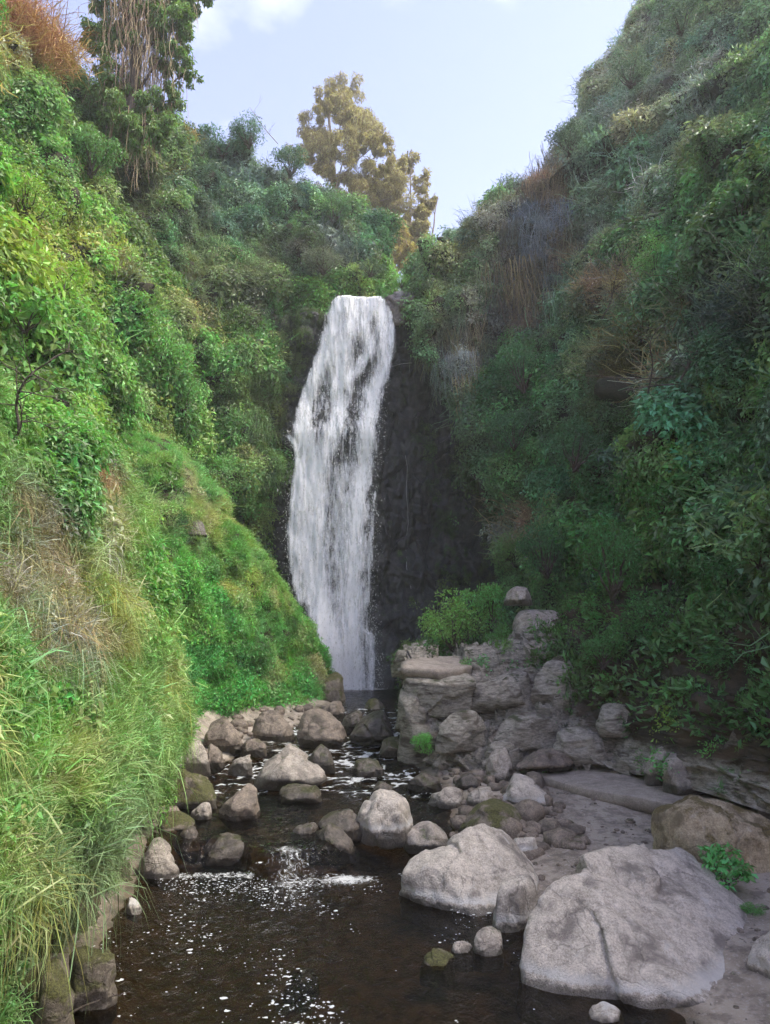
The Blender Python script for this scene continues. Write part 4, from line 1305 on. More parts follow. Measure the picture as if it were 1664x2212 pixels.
P = sunk([at(1203, 1887, 9.3), at(1250, 1890, 9.55), at(1160, 1915, 9.15), at(1310, 1868, 10.3), at(1480, 1824, 10.9), at(1532, 1878, 10.6), at(1606, 1975, 9.9), at(1612, 2010, 9.4),
          at(1590, 2105, 8.8), on(1548, 2206, 0), on(1420, 2212, 0), on(1290, 2186, 0), on(1112, 2128, 0), at(1108, 2040, 8.75), at(1116, 1985, 8.95), (2.0, 10.0, 0), (4.2, 11.2, 0), (5.0, 10.0, 0), at(1345, 1985, 8.75)], -.45)
place_rock(P, M['pale'], 3.0, 'huge pale boulder in the near corner with dark stain and white waterline', base_z=0, sub=6, p=22, rough=.022, chip=.03, cuts=2)
P = sunk([at(1042, 1764, 11.9), at(1094, 1786, 12.0), at(1010, 1784, 11.6), at(882, 1850, 11.25), at(858, 1893, 10.95), on(866, 1924, 0), on(960, 1958, 0), on(1052, 1986, 0), at(1162, 1922, 10.9), at(1156, 1866, 11.7),
          at(1060, 1880, 10.65), at(950, 1862, 10.75), (1.1, 12.2, 0), (2.5, 12.2, 0)], -.4)
place_rock(P, M['pale'], 4.37, 'large pale angular boulder at the pool edge, second biggest', base_z=0, sub=6, p=24, rough=.022, chip=.02, cuts=2)
for i, (ol, z0, mk, lab, op) in enumerate(ROCKS):
    op = dict(op)
    ratio, sink, Yd, tilt = op.pop('ratio', 0.8), op.pop('sink', 0.25), op.pop('Y', None), op.pop('tilt', 0.55)
    if z0 is None:
        o = np.array(ol, float)
        z0 = at(o[:, 0].mean(), o[:, 1].max(), Yd)[2]
    P = outline_pts(ol, z0, ratio, sink, Y=Yd, tilt=tilt)
    place_rock(P, M[mk], 5.7 + i * 1.37, lab, base_z=z0, **op)

# slabs of the outcrop
def slab(name, corners, thick, mat, seed, label, cat, wob=0.04, sub=10):
    """A bedded slab from its top outline (world points), with a broken edge."""
    c = np.array(corners, float)
    ring = catmull(np.vstack([c, c[:1]]), len(c) * sub)[:-1]
    ctr = ring.mean(0)
    rr = [0.0, 0.35, 0.7, 0.975, 1.0, 1.0, 0.97, 0.9]
    dz = [0, 0, 0, 0, -0.06, -0.5, -1.0, -1.0]
    n = len(ring)
    V = []
    for k, (s, z) in enumerate(zip(rr, dz)):
        p = ctr + (ring - ctr) * max(s, 0.001)
        nz = fbm(p * 1.8 + seed, 4)
        q = p.copy()
        q[:, 2] += z * thick + 0.5 * wob * nz
        out_ = unit(ring - ctr) * (wob * 1.6 * fbm(np.c_[ring[:, 0] * 3, ring[:, 1] * 3, ring[:, 0] * 0 + k * .4 + seed], 3))[:, None]
        if k >= 3:
            q += out_
        V.append(q)
    G = np.array(V)
    G = np.concatenate([G, G[:, :1]], 1)
    base = ctr - np.array([0, 0, thick])
    me = fast_mesh(name, (G - base).reshape(-1, 3), grid_faces(*G.shape[:2]), mat, True)
    return link(name, me, None, base, label=label, category=cat)

slab('path_slab', [on(1140, 1668, .62), on(1250, 1640, .66), on(1330, 1652, .68), on(1450, 1690, .68), on(1640, 1728, .68), on(1760, 1760, .68), on(1740, 1800, .62), on(1560, 1768, .6), on(1420, 1730, .6), on(1250, 1700, .6)],
     0.26, M['slab'], 3.0, 'long flat path slab with a broken edge above the gravel', 'path slab')
def block(top, thick, mat, seed, label, name='rock_slab', cat='rock slab', **kw):
    T_ = np.array(top, float)
    B_ = T_.copy()
    B_[:, 2] -= thick
    B_[:, :2] = B_[:, :2].mean(0) + (B_[:, :2] - B_[:, :2].mean(0)) * .9
    P = np.vstack([T_, B_])
    c = P.mean(0)
    c[2] = B_[:, 2].min()
    return link(name, rock_mesh(P - c, mat, seed, name=name, cuts=3, **kw), None, c, label=label, category=cat)
block([at(864, 1438, 18.4), at(880, 1424, 19.6), at(930, 1416, 21.0), at(1036, 1416, 21.2), at(1046, 1428, 20.0), at(1010, 1444, 18.6), at(940, 1449, 18.2)], .42, M['slab'], 91.3, 'flat topped pale slab capping the outcrop corner', p=22, rough=.02)
block([at(872, 1470, 18.2), at(876, 1448, 19.0), at(1000, 1443, 19.2), at(1030, 1472, 18.0), at(960, 1480, 17.8)], .9, M['outcrop'], 92.7, 'brown block right under the pale capping slab', p=22, rough=.04)
block([at(830, 634, 32.3), at(860, 629, 33.2), at(900, 630, 33.2), at(898, 640, 32.0), at(850, 648, 31.9)], 1.3, M['dark'], 95.1, 'brown ledge of rock at the top corner of the waterfall', p=14, rough=.1)

# loose stones on the shallows and the gravel
rng = np.random.default_rng(77)
D, T = ico(2)
parts = []
spots = []
while len(spots) < 900:
    zone = rng.random()
    if zone < 0.45:
        x, y = rng.uniform(-4.4, -1.4), rng.uniform(13, 24)
    elif zone < 0.75:
        x, y = rng.uniform(1.2, 3.4), rng.uniform(12.5, 17.5)
    else:
        x, y = rng.uniform(1.4, 5.5), rng.uniform(7, 16)
    z = float(ground_z(np.array([x]), np.array([y]))[0])
    s = min(0.03 + rng.gamma(1.4, 0.045), 0.3)
    if zone >= 0.75:
        s *= 0.35
    spots.append(1)
    Vv = D * s * rng.uniform(0.7, 1.3, 3) * [1, 1, .7]
    Vv = Vv * (1 + 0.25 * perlin(D * 1.7 + rng.random() * 90))[:, None] + [x, y, z + s * .15]
    parts.append((Vv, T))
link('loose_stones', fast_mesh('loose_stones', *merge(parts), M['brown'], True), kind='stuff', label='loose small stones strewn along the stream banks', category='stones')

rng = np.random.default_rng(78)
n = 5200
gxr, gyr = rng.uniform(1.5, 6.2, n), 6.5 + 10 * rng.beta(1.2, 1.4, n)
gzr = ground_z(gxr, gyr)
ok = (gzr > zwater(gyr, gxr) + .02) & (fbm(np.stack([gxr * .8, gyr * .8, gxr * 0], -1), 3) > rng.uniform(-.5, .35, n))
P = np.stack([gxr, gyr, gzr + .004], -1)[ok]
n = len(P)
sz = np.minimum(rng.gamma(1.6, .007, n) + .004, .05)[:, None, None] * rng.uniform(.5, 1.4, (n, 1, 3)) * [1, 1, .6]
V = (P[:, None] + np.array([[1, 0, 0], [-1, 0, 0], [0, 1, 0], [0, -1, 0], [0, 0, 1], [0, 0, -1.]])[None] * sz).reshape(-1, 3)
T = (np.arange(n)[:, None, None] * 6 + of[None]).reshape(-1, 3)
link('gravel', fast_mesh('gravel', V, T, M['grey']), kind='stuff', label='fine gravel scattered over the wet flat bank', category='gravel')

# ------------------------------------------------------------------ plant cover of the walls
G1, G2, G3 = (0.045, 0.085, 0.022), (0.085, 0.15, 0.03), (0.15, 0.21, 0.035)
OLIVE, BROWN, DRY, BLUEG = (0.10, 0.105, 0.04), (0.12, 0.085, 0.055), (0.30, 0.22, 0.115), (0.06, 0.095, 0.055)
LSN = grid_normals(LS)
def keep_left(P):
    x, y = proj(P)
    return ~((P[:, 1] > 31.5) & (P[:, 2] < 19.0) & (P[:, 0] > -4.3)) & (P[:, 2] > 1.0)
plant('shrub_cover', LS, LSN, 14, G2, dict(leaf=.62, fine=.3, broad=.04, twig=.04), [
    (60, 450, 190, 150, G3, dict(leaf=.75, broad=.15, fine=.1), 1.0),
    (120, 560, 190, 90, (0.17, 0.22, 0.03), None, .9),
    (60, 700, 130, 110, (0.10, 0.17, 0.035), dict(leaf=.55, broad=.45), 1.0),
    (330, 780, 120, 110, (0.085, 0.16, 0.035), dict(leaf=.8, fine=.2), 1.0),
    (150, 250, 200, 120, (0.08, 0.13, 0.03), None, .8),
    (420, 450, 170, 150, (0.07, 0.115, 0.04), dict(leaf=.45, fine=.45, twig=.1), .9),
    (560, 400, 170, 130, BLUEG, dict(fine=.55, leaf=.35, twig=.1), 1.0),
    (300, 420, 80, 70, OLIVE, dict(fine=.6, twig=.3, leaf=.1), .9),
    (440, 620, 60, 120, OLIVE, dict(fine=.5, twig=.3, leaf=.2), .9),
    (560, 620, 60, 120, OLIVE, dict(fine=.5, twig=.3, leaf=.2), .8),
    (700, 540, 90, 60, (0.085, 0.085, 0.055), dict(fine=.5, twig=.5), 1.0),
    (250, 600, 50, 20, BROWN, dict(twig=.7, fine=.3), .9),
    (560, 900, 60, 160, (0.07, 0.10, 0.03), dict(fine=.5, hang=.35, leaf=.15), .9),
    (790, 500, 60, 60, (0.06, 0.12, 0.045), dict(leaf=1), .8),
    (600, 700, 60, 100, (0.075, 0.12, 0.035), dict(leaf=.5, fine=.5), .8),
    (40, 90, 150, 60, (0.30, 0.21, 0.08), dict(hang=.5, twig=.3, leaf=.2), 1.0),
    (250, 600, 60, 16, DRY, dict(twig=1), .7),
], 301, size=1.05, vary=.3, gaps=.015, bush=30, keep=keep_left, kind='stuff', label='dense green shrub and creeper cover of the sunny gorge wall', category='shrub cover')

RSN = grid_normals(RS)
def keep_right(P):
    return ~((P[:, 1] > 32.0) & (P[:, 2] < 15) & (P[:, 0] < 3.6)) & (P[:, 2] > 2.2)
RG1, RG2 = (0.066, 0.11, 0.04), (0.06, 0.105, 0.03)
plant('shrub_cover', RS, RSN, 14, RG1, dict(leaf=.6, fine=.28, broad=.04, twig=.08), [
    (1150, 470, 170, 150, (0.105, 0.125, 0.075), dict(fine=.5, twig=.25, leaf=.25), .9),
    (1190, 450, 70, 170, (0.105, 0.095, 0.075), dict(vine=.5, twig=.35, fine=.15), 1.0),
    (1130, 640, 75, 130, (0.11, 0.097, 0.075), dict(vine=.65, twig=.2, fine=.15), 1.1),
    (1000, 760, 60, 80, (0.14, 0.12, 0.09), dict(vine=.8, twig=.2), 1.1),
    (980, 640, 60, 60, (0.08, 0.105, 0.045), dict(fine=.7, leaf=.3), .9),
    (1400, 230, 230, 220, (0.125, 0.145, 0.085), dict(fine=.5, twig=.25, leaf=.25), .8),  # greyish dry plants, tint lightened further in place of a haze veil
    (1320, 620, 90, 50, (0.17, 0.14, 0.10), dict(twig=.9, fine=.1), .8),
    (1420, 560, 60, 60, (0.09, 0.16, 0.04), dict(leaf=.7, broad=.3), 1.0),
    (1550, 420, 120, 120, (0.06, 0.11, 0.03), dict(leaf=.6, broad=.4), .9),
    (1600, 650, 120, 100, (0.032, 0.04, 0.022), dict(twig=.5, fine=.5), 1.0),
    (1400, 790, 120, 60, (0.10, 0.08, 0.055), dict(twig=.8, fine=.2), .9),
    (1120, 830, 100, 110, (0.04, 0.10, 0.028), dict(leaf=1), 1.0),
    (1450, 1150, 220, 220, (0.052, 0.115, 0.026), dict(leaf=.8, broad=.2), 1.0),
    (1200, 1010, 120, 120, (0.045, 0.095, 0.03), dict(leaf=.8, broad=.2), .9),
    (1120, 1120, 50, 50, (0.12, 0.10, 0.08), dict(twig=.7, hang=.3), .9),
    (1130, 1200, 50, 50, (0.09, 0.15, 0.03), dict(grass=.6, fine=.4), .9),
], 302, gain=1.22, size=1.05, vary=.3, gaps=.015, bush=30, keep=keep_right, kind='stuff', label='dense dark shrub and creeper cover of the shaded gorge wall', category='shrub cover')  # gain brightens the tints in place of thicker haze

# mosses and hanging plants on the dark cliff
CN = grid_normals(CL)
CN = np.where(CN[..., 1:2] > 0, -CN, CN)
def keep_cliff(P):
    x, y = proj(P)
    nzc = fbm(P * np.array([1.1, 1.1, .4]) + 3, 3)
    left = (x < np.interp(y, [630, 700, 850, 940, 1150, 1300], [735, 690, 645, 605, 590, 600])) & (nzc > -0.35)
    right = (x > 860) & (nzc > 0.16) & (y > 820)
    edge = (x > np.interp(y, [640, 750, 900, 1100, 1300], [930, 985, 1040, 1050, 1030])) & (nzc > -0.2)
    return left | right | edge
plant('cliff_moss', CL, CN, 13, (0.05, 0.065, 0.018), dict(fine=.6, hang=.25, leaf=.15), [
    (580, 1050, 60, 120, (0.10, 0.14, 0.03), dict(fine=.7, hang=.3), .9),
    (600, 800, 50, 100, (0.09, 0.11, 0.03), dict(hang=.6, fine=.4), .9),
    (950, 1050, 120, 260, (0.035, 0.05, 0.015), dict(fine=.8, hang=.2), .8)],
    303, size=0.62, cvar=.12, off=.04, up=-0.1, keep=keep_cliff, kind='stuff', label='moss and small hanging plants on the wet cliff', category='moss')

LBN = grid_normals(LB)
def keep_bank(P):
    nzb = fbm(P * 1.3 + 8, 3)
    return (P[:, 2] > 1.5 + .5 * nzb) | ((nzb > 0.22) & (P[:, 2] > .1))
plant('long_grass', LB, LBN, 92, (0.145, 0.21, 0.045), dict(grass=.74, hang=.12, fine=.07, leaf=.07), [
    (50, 1180, 100, 150, (0.25, 0.19, 0.13), dict(hang=.6, grass=.4), 1.0),
    (100, 1380, 120, 65, (0.22, 0.17, 0.12), dict(hang=.65, grass=.35), 1.0),
    (190, 1140, 70, 120, (0.24, 0.24, 0.085), dict(grass=.6, hang=.4), .9),
    (240, 1330, 60, 120, (0.22, 0.22, 0.06), dict(grass=.6, hang=.4), .8),
    (120, 1000, 60, 90, (0.07, 0.13, 0.03), dict(leaf=.75, fine=.25), 1.0),
    (160, 1100, 40, 60, (0.07, 0.13, 0.03), dict(leaf=.75, fine=.25), 1.0),
    (215, 1010, 25, 60, (0.24, 0.17, 0.12), dict(hang=1), 1.0),
    (120, 900, 140, 60, (0.12, 0.19, 0.035), dict(leaf=.7, fine=.3), .9),
    (60, 1500, 60, 40, (0.08, 0.17, 0.03), dict(leaf=.9, fine=.1), 1.0),
    (150, 1640, 180, 110, (0.19, 0.27, 0.055), dict(grass=1), .9),
    (320, 1250, 60, 140, (0.11, 0.20, 0.035), dict(grass=.5, leaf=.5), .9),
    (330, 1500, 60, 90, (0.17, 0.22, 0.05), dict(grass=.8, hang=.2), .8),
    (250, 1800, 110, 110, (0.16, 0.19, 0.065), dict(hang=.25, grass=.75), .9),
    (100, 1900, 130, 100, (0.13, 0.15, 0.05), dict(hang=.4, grass=.6), .9),
    (120, 2080, 150, 110, (0.10, 0.10, 0.035), dict(hang=.4, fine=.5, leaf=.1), 1.0),
], 304, gain=np.array([.84, 1.0, .95]), size=0.66, cvar=.15, off=.04, up=.5, keep=keep_bank, kind='stuff', label='long green and dry grass hanging over the undercut bank', category='grass')

SPN = grid_normals(SPUR)
plant('spur_grass', SPUR, SPN, 60, (0.115, 0.20, 0.04), dict(grass=.72, fine=.22, leaf=.06), [
    (370, 1030, 130, 90, (0.155, 0.26, 0.055), dict(grass=.95, fine=.05), 1.1),
    (300, 1180, 60, 80, (0.12, 0.2, 0.04), dict(grass=.6, fine=.4), .9),
    (480, 1180, 60, 90, (0.16, 0.25, 0.04), dict(grass=.9, fine=.1), .9),
    (380, 1130, 45, 18, (0.10, 0.09, 0.05), dict(twig=.4, hang=.6), .9),
    (500, 1250, 110, 70, (0.14, 0.19, 0.035), dict(fine=.6, grass=.4), .9),
    (520, 1380, 80, 60, (0.115, 0.17, 0.045), dict(fine=.7, grass=.3), .8),
    (430, 1420, 120, 130, (0.085, 0.18, 0.03), dict(fine=.45, leaf=.15, grass=.4), .9),
    (640, 1380, 70, 100, (0.10, 0.18, 0.025), dict(fine=.85, leaf=.15), .9),
    (500, 1500, 170, 40, (0.10, 0.22, 0.035), dict(leaf=.4, fine=.3, grass=.3), .9),
    (590, 1300, 40, 40, (0.15, 0.21, 0.03), dict(fine=1), .8),
], 305, gain=np.array([.82, 1.15, .95]), size=0.62, off=.04, up=.5, kind='stuff', label='bright grass and low creepers covering the rounded spur', category='grass')

OCN = grid_normals(OC)
def keep_oc(P):
    x, y = proj(P)
    nzo = fbm(P * 0.9 + 2, 3)
    high = (P[:, 2] > 2.7 + 0.5 * nzo) & (P[:, 0] > 4.4)
    back = (P[:, 1] > 21.8)
    tufts = (nzo > 0.30)
    low = (P[:, 0] > 5.2) & (nzo > -0.08)
    return high | back | tufts | low
plant('bank_weeds', OC, OCN, 20, (0.055, 0.10, 0.025), dict(leaf=.45, fine=.4, broad=.05, grass=.1), [
    (1450, 1560, 60, 60, (0.10, 0.12, 0.02), dict(fine=1), .9),
    (1640, 1620, 50, 80, (0.10, 0.17, 0.03), dict(grass=.7, fine=.3), 1.0),
    (1350, 1480, 120, 40, (0.09, 0.07, 0.05), dict(twig=.8, hang=.2), 1.0),
    (1150, 1400, 80, 20, (0.10, 0.17, 0.03), dict(grass=.5, fine=.5), 1.0)],
    306, size=0.55, off=.05, keep=keep_oc, kind='stuff', label='low weeds and moss on the outcrop and the dirt slope', category='weeds')

def keep_hang(P):
    nzo = fbm(P * 0.7 + 6, 2)
    return (P[:, 2] > 2.15 + .7 * nzo) & (P[:, 0] > 4.2)
plant('overhanging_shrubbery', OC, OCN, 22, (0.058, 0.11, 0.03), dict(leaf=.75, broad=.15, fine=.1), [], 307, size=0.95, off=.35, keep=keep_hang, kind='stuff',
      label='leafy shrubbery trailing over the top of the dirt slope', category='shrubbery')

# ------------------------------------------------------------------ single shrubs and trees
def shrub_mesh(seed, n=2600, L=0.105, lobes=12, wr=0.45, flat=0.8):
    """Foliage of a bush of radius 1: leaves on many lobes; stems below."""
    r = np.random.default_rng(seed)
    cs = unit(r.normal(size=(lobes, 3)) + [0, 0, .3]) * r.uniform(.35, .75, (lobes, 1))
    cr = r.uniform(.22, .42, lobes)
    k = r.integers(0, lobes, n)
    d = unit(r.normal(size=(n, 3)) + [0, 0, .3])
    P = (cs[k] + d * (cr[k] * r.uniform(.55, 1.05, n))[:, None]) * [1, 1, flat]
    A = unit(d * .5 + r.normal(size=(n, 3)) * .6 + [0, 0, -.2])
    Nn = unit(d + [0, 0, .8] + r.normal(size=(n, 3)) * .4)
    fol = leaves(P, A, Nn, L * r.uniform(.6, 1.3, n), wr)
    parts = []
    for c in cs:
        t = np.linspace(0, 1, 6)[:, None]
        path = np.array([0, 0, -.75]) * (1 - t) + c * [1, 1, flat] * t + r.normal(size=(6, 3)) * .03
        parts.append(tube(path, .03, .008, 4))
    return fol, merge(parts)

SHM = []
for i, (n, L, lb) in enumerate([(2600, .085, 13), (3000, .075, 16), (2200, .10, 11), (2600, .08, 18)]):
    fol, stem_ = shrub_mesh(500 + i, n, L, lb)
    SHM.append((fast_mesh('shrub_foliage', *fol, M['leaf_o']), fast_mesh('shrub_stems', *stem_, M['bark'])))
fol, stem_ = shrub_mesh(510, 420, .24, 9, .6, .9)
BROADM = (fast_mesh('broad_foliage', *fol, M['leaf_o']), fast_mesh('broad_stems', *stem_, M['bark']))

def shrub(x, y, Y, rpx, tint, label, var=0, squash=1.0, name='shrub', cat='shrub', group='shrubs on the gorge walls', mesh=None):
    p = at(x, y, Y)
    R = rpx * Y / F
    fm, sm = mesh or SHM[var % 4]
    e = empty(name, (p[0], p[1], p[2] - .75 * R), label=label, category=cat, group=group)
    for nm, me in (('foliage', fm), ('stems', sm)):
        o = link(nm, me, e, (0, 0, .75 * R))
        o.scale = (R, R, R * squash)
        o.rotation_euler = (0, 0, (x * 7 + y * 3) % 6.28)
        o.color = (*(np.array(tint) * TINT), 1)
    return e

shrub(330, 770, 24.5, 105, (.085, .165, .035), 'big rounded green bush bulging over the dark hollow above the spur', 0, 1.1)
shrub(400, 850, 25.5, 60, (.075, .15, .035), 'small green bush hanging at the edge of the dark hollow', 1, 1.1)
shrub(480, 300, 36, 60, (.05, .095, .045), 'dark bluish bush on the skyline of the shoulder beside the tall tree', 2)
shrub(540, 285, 36, 55, (.05, .09, .045), 'dark bush at the very top of the shoulder hill', 3)
shrub(630, 350, 37, 55, (.055, .09, .045), 'bush on the descending skyline before the big sunlit tree', 0)
shrub(720, 450, 37, 50, (.055, .10, .035), 'bush on the skyline under the big sunlit tree', 1)
shrub(800, 510, 38, 50, (.055, .115, .045), 'green bush at the low end of the shoulder above the fall', 2)
shrub(700, 565, 33.2, 60, (.075, .08, .05), 'grey twiggy bush leaning over the lip of the waterfall', 3, .7)
shrub(800, 580, 33.4, 40, (.06, .085, .045), 'small grey green bush right above the waterfall lip', 0, .7)
shrub(868, 608, 34.5, 26, (.11, .20, .04), 'bright little bush in the notch beside the waterfall lip', 1, .8)
shrub(110, 590, 16.5, 95, (.16, .225, .03), 'yellow green bush on the sunny wall near the frame edge', 2)
shrub(60, 430, 17.5, 90, (.14, .20, .03), 'yellowish bush above the yellow green one at the frame edge', 3)
shrub(200, 330, 24, 80, (.075, .135, .035), 'leafy green bush below the tall vine hung tree', 0)
shrub(60, 200, 22, 80, (.12, .165, .03), 'olive bush under the golden dry thicket in the top corner', 1)
shrub(60, 660, 13.8, 85, (.10, .18, .035), 'broad leaved green bush above the bare branch', 0, 1.0, mesh=BROADM)
shrub(1130, 790, 29, 75, (.035, .095, .025), 'dark round bush below the curtain of dry vines', 1, 1.1)
shrub(1110, 920, 28.5, 60, (.04, .09, .03), 'dark bush beside the pale rock of the cliff', 2, 1.2)
shrub(1415, 560, 22, 62, (.095, .17, .04), 'lighter green leafy bush standing out on the shaded wall', 3, 1.4)
shrub(1320, 1200, 18.2, 95, (.05, .115, .026), 'green bush bulging over the bare earth edge beside the lodged boulder', 0, 1.3)
shrub(1450, 1080, 18.2, 115, (.055, .125, .026), 'big leafy bush in the middle of the shaded wall', 1)
shrub(1560, 1250, 15.6, 115, (.045, .10, .025), 'dark leafy bush overhanging the dirt slope', 2)
shrub(1400, 1340, 17.2, 90, (.05, .115, .026), 'low green bush whose leaves trail over the dirt slope', 3, .9)
shrub(1240, 960, 23, 80, (.045, .095, .032), 'bluish green bush on the shaded wall beside the dark ravine', 0)
shrub(1480, 900, 18.5, 70, (.075, .105, .06), 'greyish bush above the big leafy bush', 1, 1.2)
shrub(1060, 1300, 22.4, 72, (.075, .16, .035), 'fresh green bush on the ledge above the flat slab', 2, 1.1)
shrub(980, 1345, 21.9, 92, (.095, .165, .03), 'rounded grassy green bush on the outcrop next to the fall', 3, .95)
shrub(1075, 1385, 21.3, 48, (.07, .14, .03), 'small bush beside the squarish lodged boulder', 0, 1)
shrub(1180, 1180, 24.5, 75, (.045, .10, .03), 'dark green bush in the ravine behind the lodged boulder', 1, 1.2)
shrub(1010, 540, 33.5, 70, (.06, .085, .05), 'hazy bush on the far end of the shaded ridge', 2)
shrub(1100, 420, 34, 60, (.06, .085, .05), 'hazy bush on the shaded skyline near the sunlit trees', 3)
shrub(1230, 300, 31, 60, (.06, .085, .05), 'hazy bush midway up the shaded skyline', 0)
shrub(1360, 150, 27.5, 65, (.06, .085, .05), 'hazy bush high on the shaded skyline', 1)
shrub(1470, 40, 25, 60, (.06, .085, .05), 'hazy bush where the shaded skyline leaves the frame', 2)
shrub(1600, 440, 17.5, 75, (.075, .135, .05), 'large leaved plant on the shaded wall near the frame edge', 0, .9, mesh=BROADM)
shrub(1640, 1180, 13.2, 85, (.085, .14, .045), 'pale large leaved plant overhanging at the frame edge', 1, .8, mesh=BROADM)
shrub(1340, 980, 20, 60, (.055, .09, .05), 'large leaved plant in the gap left of the big leafy bush', 1, .8, mesh=BROADM)
shrub(1560, 1870, 10.6, 62, (.06, .17, .035), 'fresh green weed growing between the huge boulder and the golden one', 0, .9, name='weed', cat='weed', group=None or 'weeds by the boulders', mesh=BROADM)
shrub(1625, 1965, 9.9, 34, (.06, .14, .025), 'low green tuft in the gravel beside the huge boulder', 1, .5, name='weed', cat='weed', group='weeds by the boulders')
shrub(918, 1600, 17.4, 30, (.08, .20, .03), 'bright green tuft at the wet foot of the outcrop', 2, 1.1, name='weed', cat='weed', group='weeds by the boulders')
shrub(1470, 1690, 14.6, 36, (.06, .12, .03), 'fern like weed before the broad grey block by the path', 3, .6, name='weed', cat='weed', group='weeds by the boulders')
shrub(350, 1545, 15.3, 34, (.055, .075, .04), 'dark grey green weed at the foot of the bank grass', 0, 1, name='weed', cat='weed', group='weeds by the boulders')

shrub(1300, 1400, 17.6, 70, (.055, .12, .028), 'small bush trailing beside the bare earth edge', 0, .8)
shrub(1480, 1390, 16.4, 90, (.045, .105, .026), 'dark bush hanging over the rusty rock in the dirt slope', 1, .8)
shrub(1590, 1420, 14.8, 85, (.045, .10, .026), 'dark bush hanging low above the tall mossy rock', 2, .8)
shrub(1650, 1500, 13.6, 60, (.06, .12, .028), 'bush low at the frame edge above the path', 3, .8)

# trees
def tree(name, base, top, width, crowns, n, L, tint, label, trunk_mat, seed, lean=0.0, trunk_r=.2, hang=None, wr=.3):
    """base/top world points; crowns: (dx, z fraction, radius) lobes in metres."""
    r = np.random.default_rng(seed)
    base, top = np.asarray(base, float), np.asarray(top, float)
    H = top[2] - base[2]
    e = empty(name, base, label=label, category='tree')
    t = np.linspace(0, 1, 14)[:, None]
    path = (top - base) * t * .96 + np.cumsum(r.normal(size=(14, 3)) * [.05, .05, 0], 0) * (H / 14)
    parts = [tube(path, trunk_r, .03, 8)]
    LP, LD = [], []
    tot = sum(c[2] ** 2 for c in crowns)
    for (dx, dy, zf, cr) in [(c[0] * 1.12, r.normal() * width * .25, c[1], c[2] * 1.3) for c in crowns]:
        c = np.array([dx, dy, zf * H])
        j = min(int(max(zf - .15, .05) * 13), 12)
        tt = np.linspace(0, 1, 7)[:, None]
        br = path[j] * (1 - tt) + c * tt + np.array([0, 0, .12 * cr]) * np.sin(tt * 3.14) + r.normal(size=(7, 3)) * .04
        parts.append(tube(br, trunk_r * .3, .02, 5))
        m_ = int(n * cr ** 2 / tot)
        nl = 16
        sub = unit(r.normal(size=(nl, 3))) * cr * r.uniform(.3, 1.3, (nl, 1))
        sr = r.uniform(.16, .36, nl) * cr
        k = r.integers(0, nl, m_)
        d = unit(r.normal(size=(m_, 3)))
        LP.append(c + sub[k] + d * (sr[k] * r.uniform(.4, 1.05, m_))[:, None])
        LD.append(d)
    P, D_ = np.vstack(LP), np.vstack(LD)
    A = unit(D_ * .35 + r.normal(size=P.shape) * .45 + [0, 0, -.75])
    fol = leaves(P, A, unit(D_ + r.normal(size=P.shape) * .6), L * r.uniform(.6, 1.4, len(P)), wr)
    link('trunk', fast_mesh('tree_trunk', *merge(parts), trunk_mat), e)
    o = link('crown', fast_mesh('tree_crown', *fol, M['leaf_o']), e)
    o.color = (*tint, 1)
    if hang:
        hp = []
        for k in range(hang[0]):
            q = P[r.integers(len(P))] * [.75, .75, 1] if r.random() < .35 else np.array([r.normal() * hang[1], r.normal() * hang[1], r.uniform(.25, .8) * H])
            Lh = r.uniform(.6, 2.2)
            s = np.linspace(0, 1, 6)
            hp.append(tube(np.c_[q[0] + np.cumsum(r.normal(size=6) * .06), q[1] + np.cumsum(r.normal(size=6) * .06), q[2] - Lh * s], .014, .006, 3))
        o = link('hanging_vines', fast_mesh('hanging_vines', *merge(hp), M['dry_o']), e)
        o.color = (.42, .31, .2, 1)
    return e

# tall vine-hung tree on the left crest
b0, t0 = at(290, 290, 27), at(285, -190, 27)
tree('vine_hung_tree', b0, t0, 1.6, [(-1.5, .62, .9), (-1.2, .50, .8), (-1.0, .78, 1.1), (0, .92, 1.2), (1.1, .8, 1.1), (1.6, .62, .8), (1.5, .48, .75), (1.3, .34, .6), (-1.5, .38, .7), (1.75, .30, .4), (1.1, .18, .6), (.9, .06, .6), (-.9, .2, .8), (-.3, .62, .9), (.3, .45, .8), (-.5, .08, .9), (.3, .0, .8)],
     34000, .17, (.19, .30, .08), 'tall tree hung with dry brown vines on the crest in the top corner', M['bark'], 61, trunk_r=.28, hang=(1700, .75), wr=.45)
# sunlit eucalyptus-like trees behind the fall; golden sunlight is put into the leaf tint
SUN_GOLD = (.43, .37, .20)
tree('sunlit_tree', at(735, 545, 52), at(705, 172, 52), 5, [(-.2, .95, 1.15), (-.9, .84, .9), (1.3, .82, 1.35), (2.0, .70, 1.2), (-2.2, .76, 1.0), (.3, .70, 1.3), (-1.4, .64, 1.1), (2.4, .56, 1.2), (-2.6, .58, .9), (.6, .5, 1.5), (-1.2, .48, 1.4), (2.9, .44, 1.3), (1.5, .36, 1.5), (3.4, .32, 1.3), (-.6, .34, 1.2), (4.0, .22, 1.1), (2.5, .2, 1.2)],
     42000, .25, SUN_GOLD, 'big golden sunlit tree standing behind the shoulder hill', M['pale_bark'], 62, trunk_r=.3, wr=.22)
tree('sunlit_tree', at(845, 560, 54), at(848, 345, 54), 1.5, [(0, .94, .55), (-.5, .8, .6), (.3, .74, .5), (-.8, .62, .7), (.2, .56, .6), (-.3, .4, .7), (.6, .34, .6), (-.6, .22, .7)], 5200, .32, SUN_GOLD,
     'slim sunlit tree right beside the big golden one', M['pale_bark'], 63, trunk_r=.14, wr=.22)
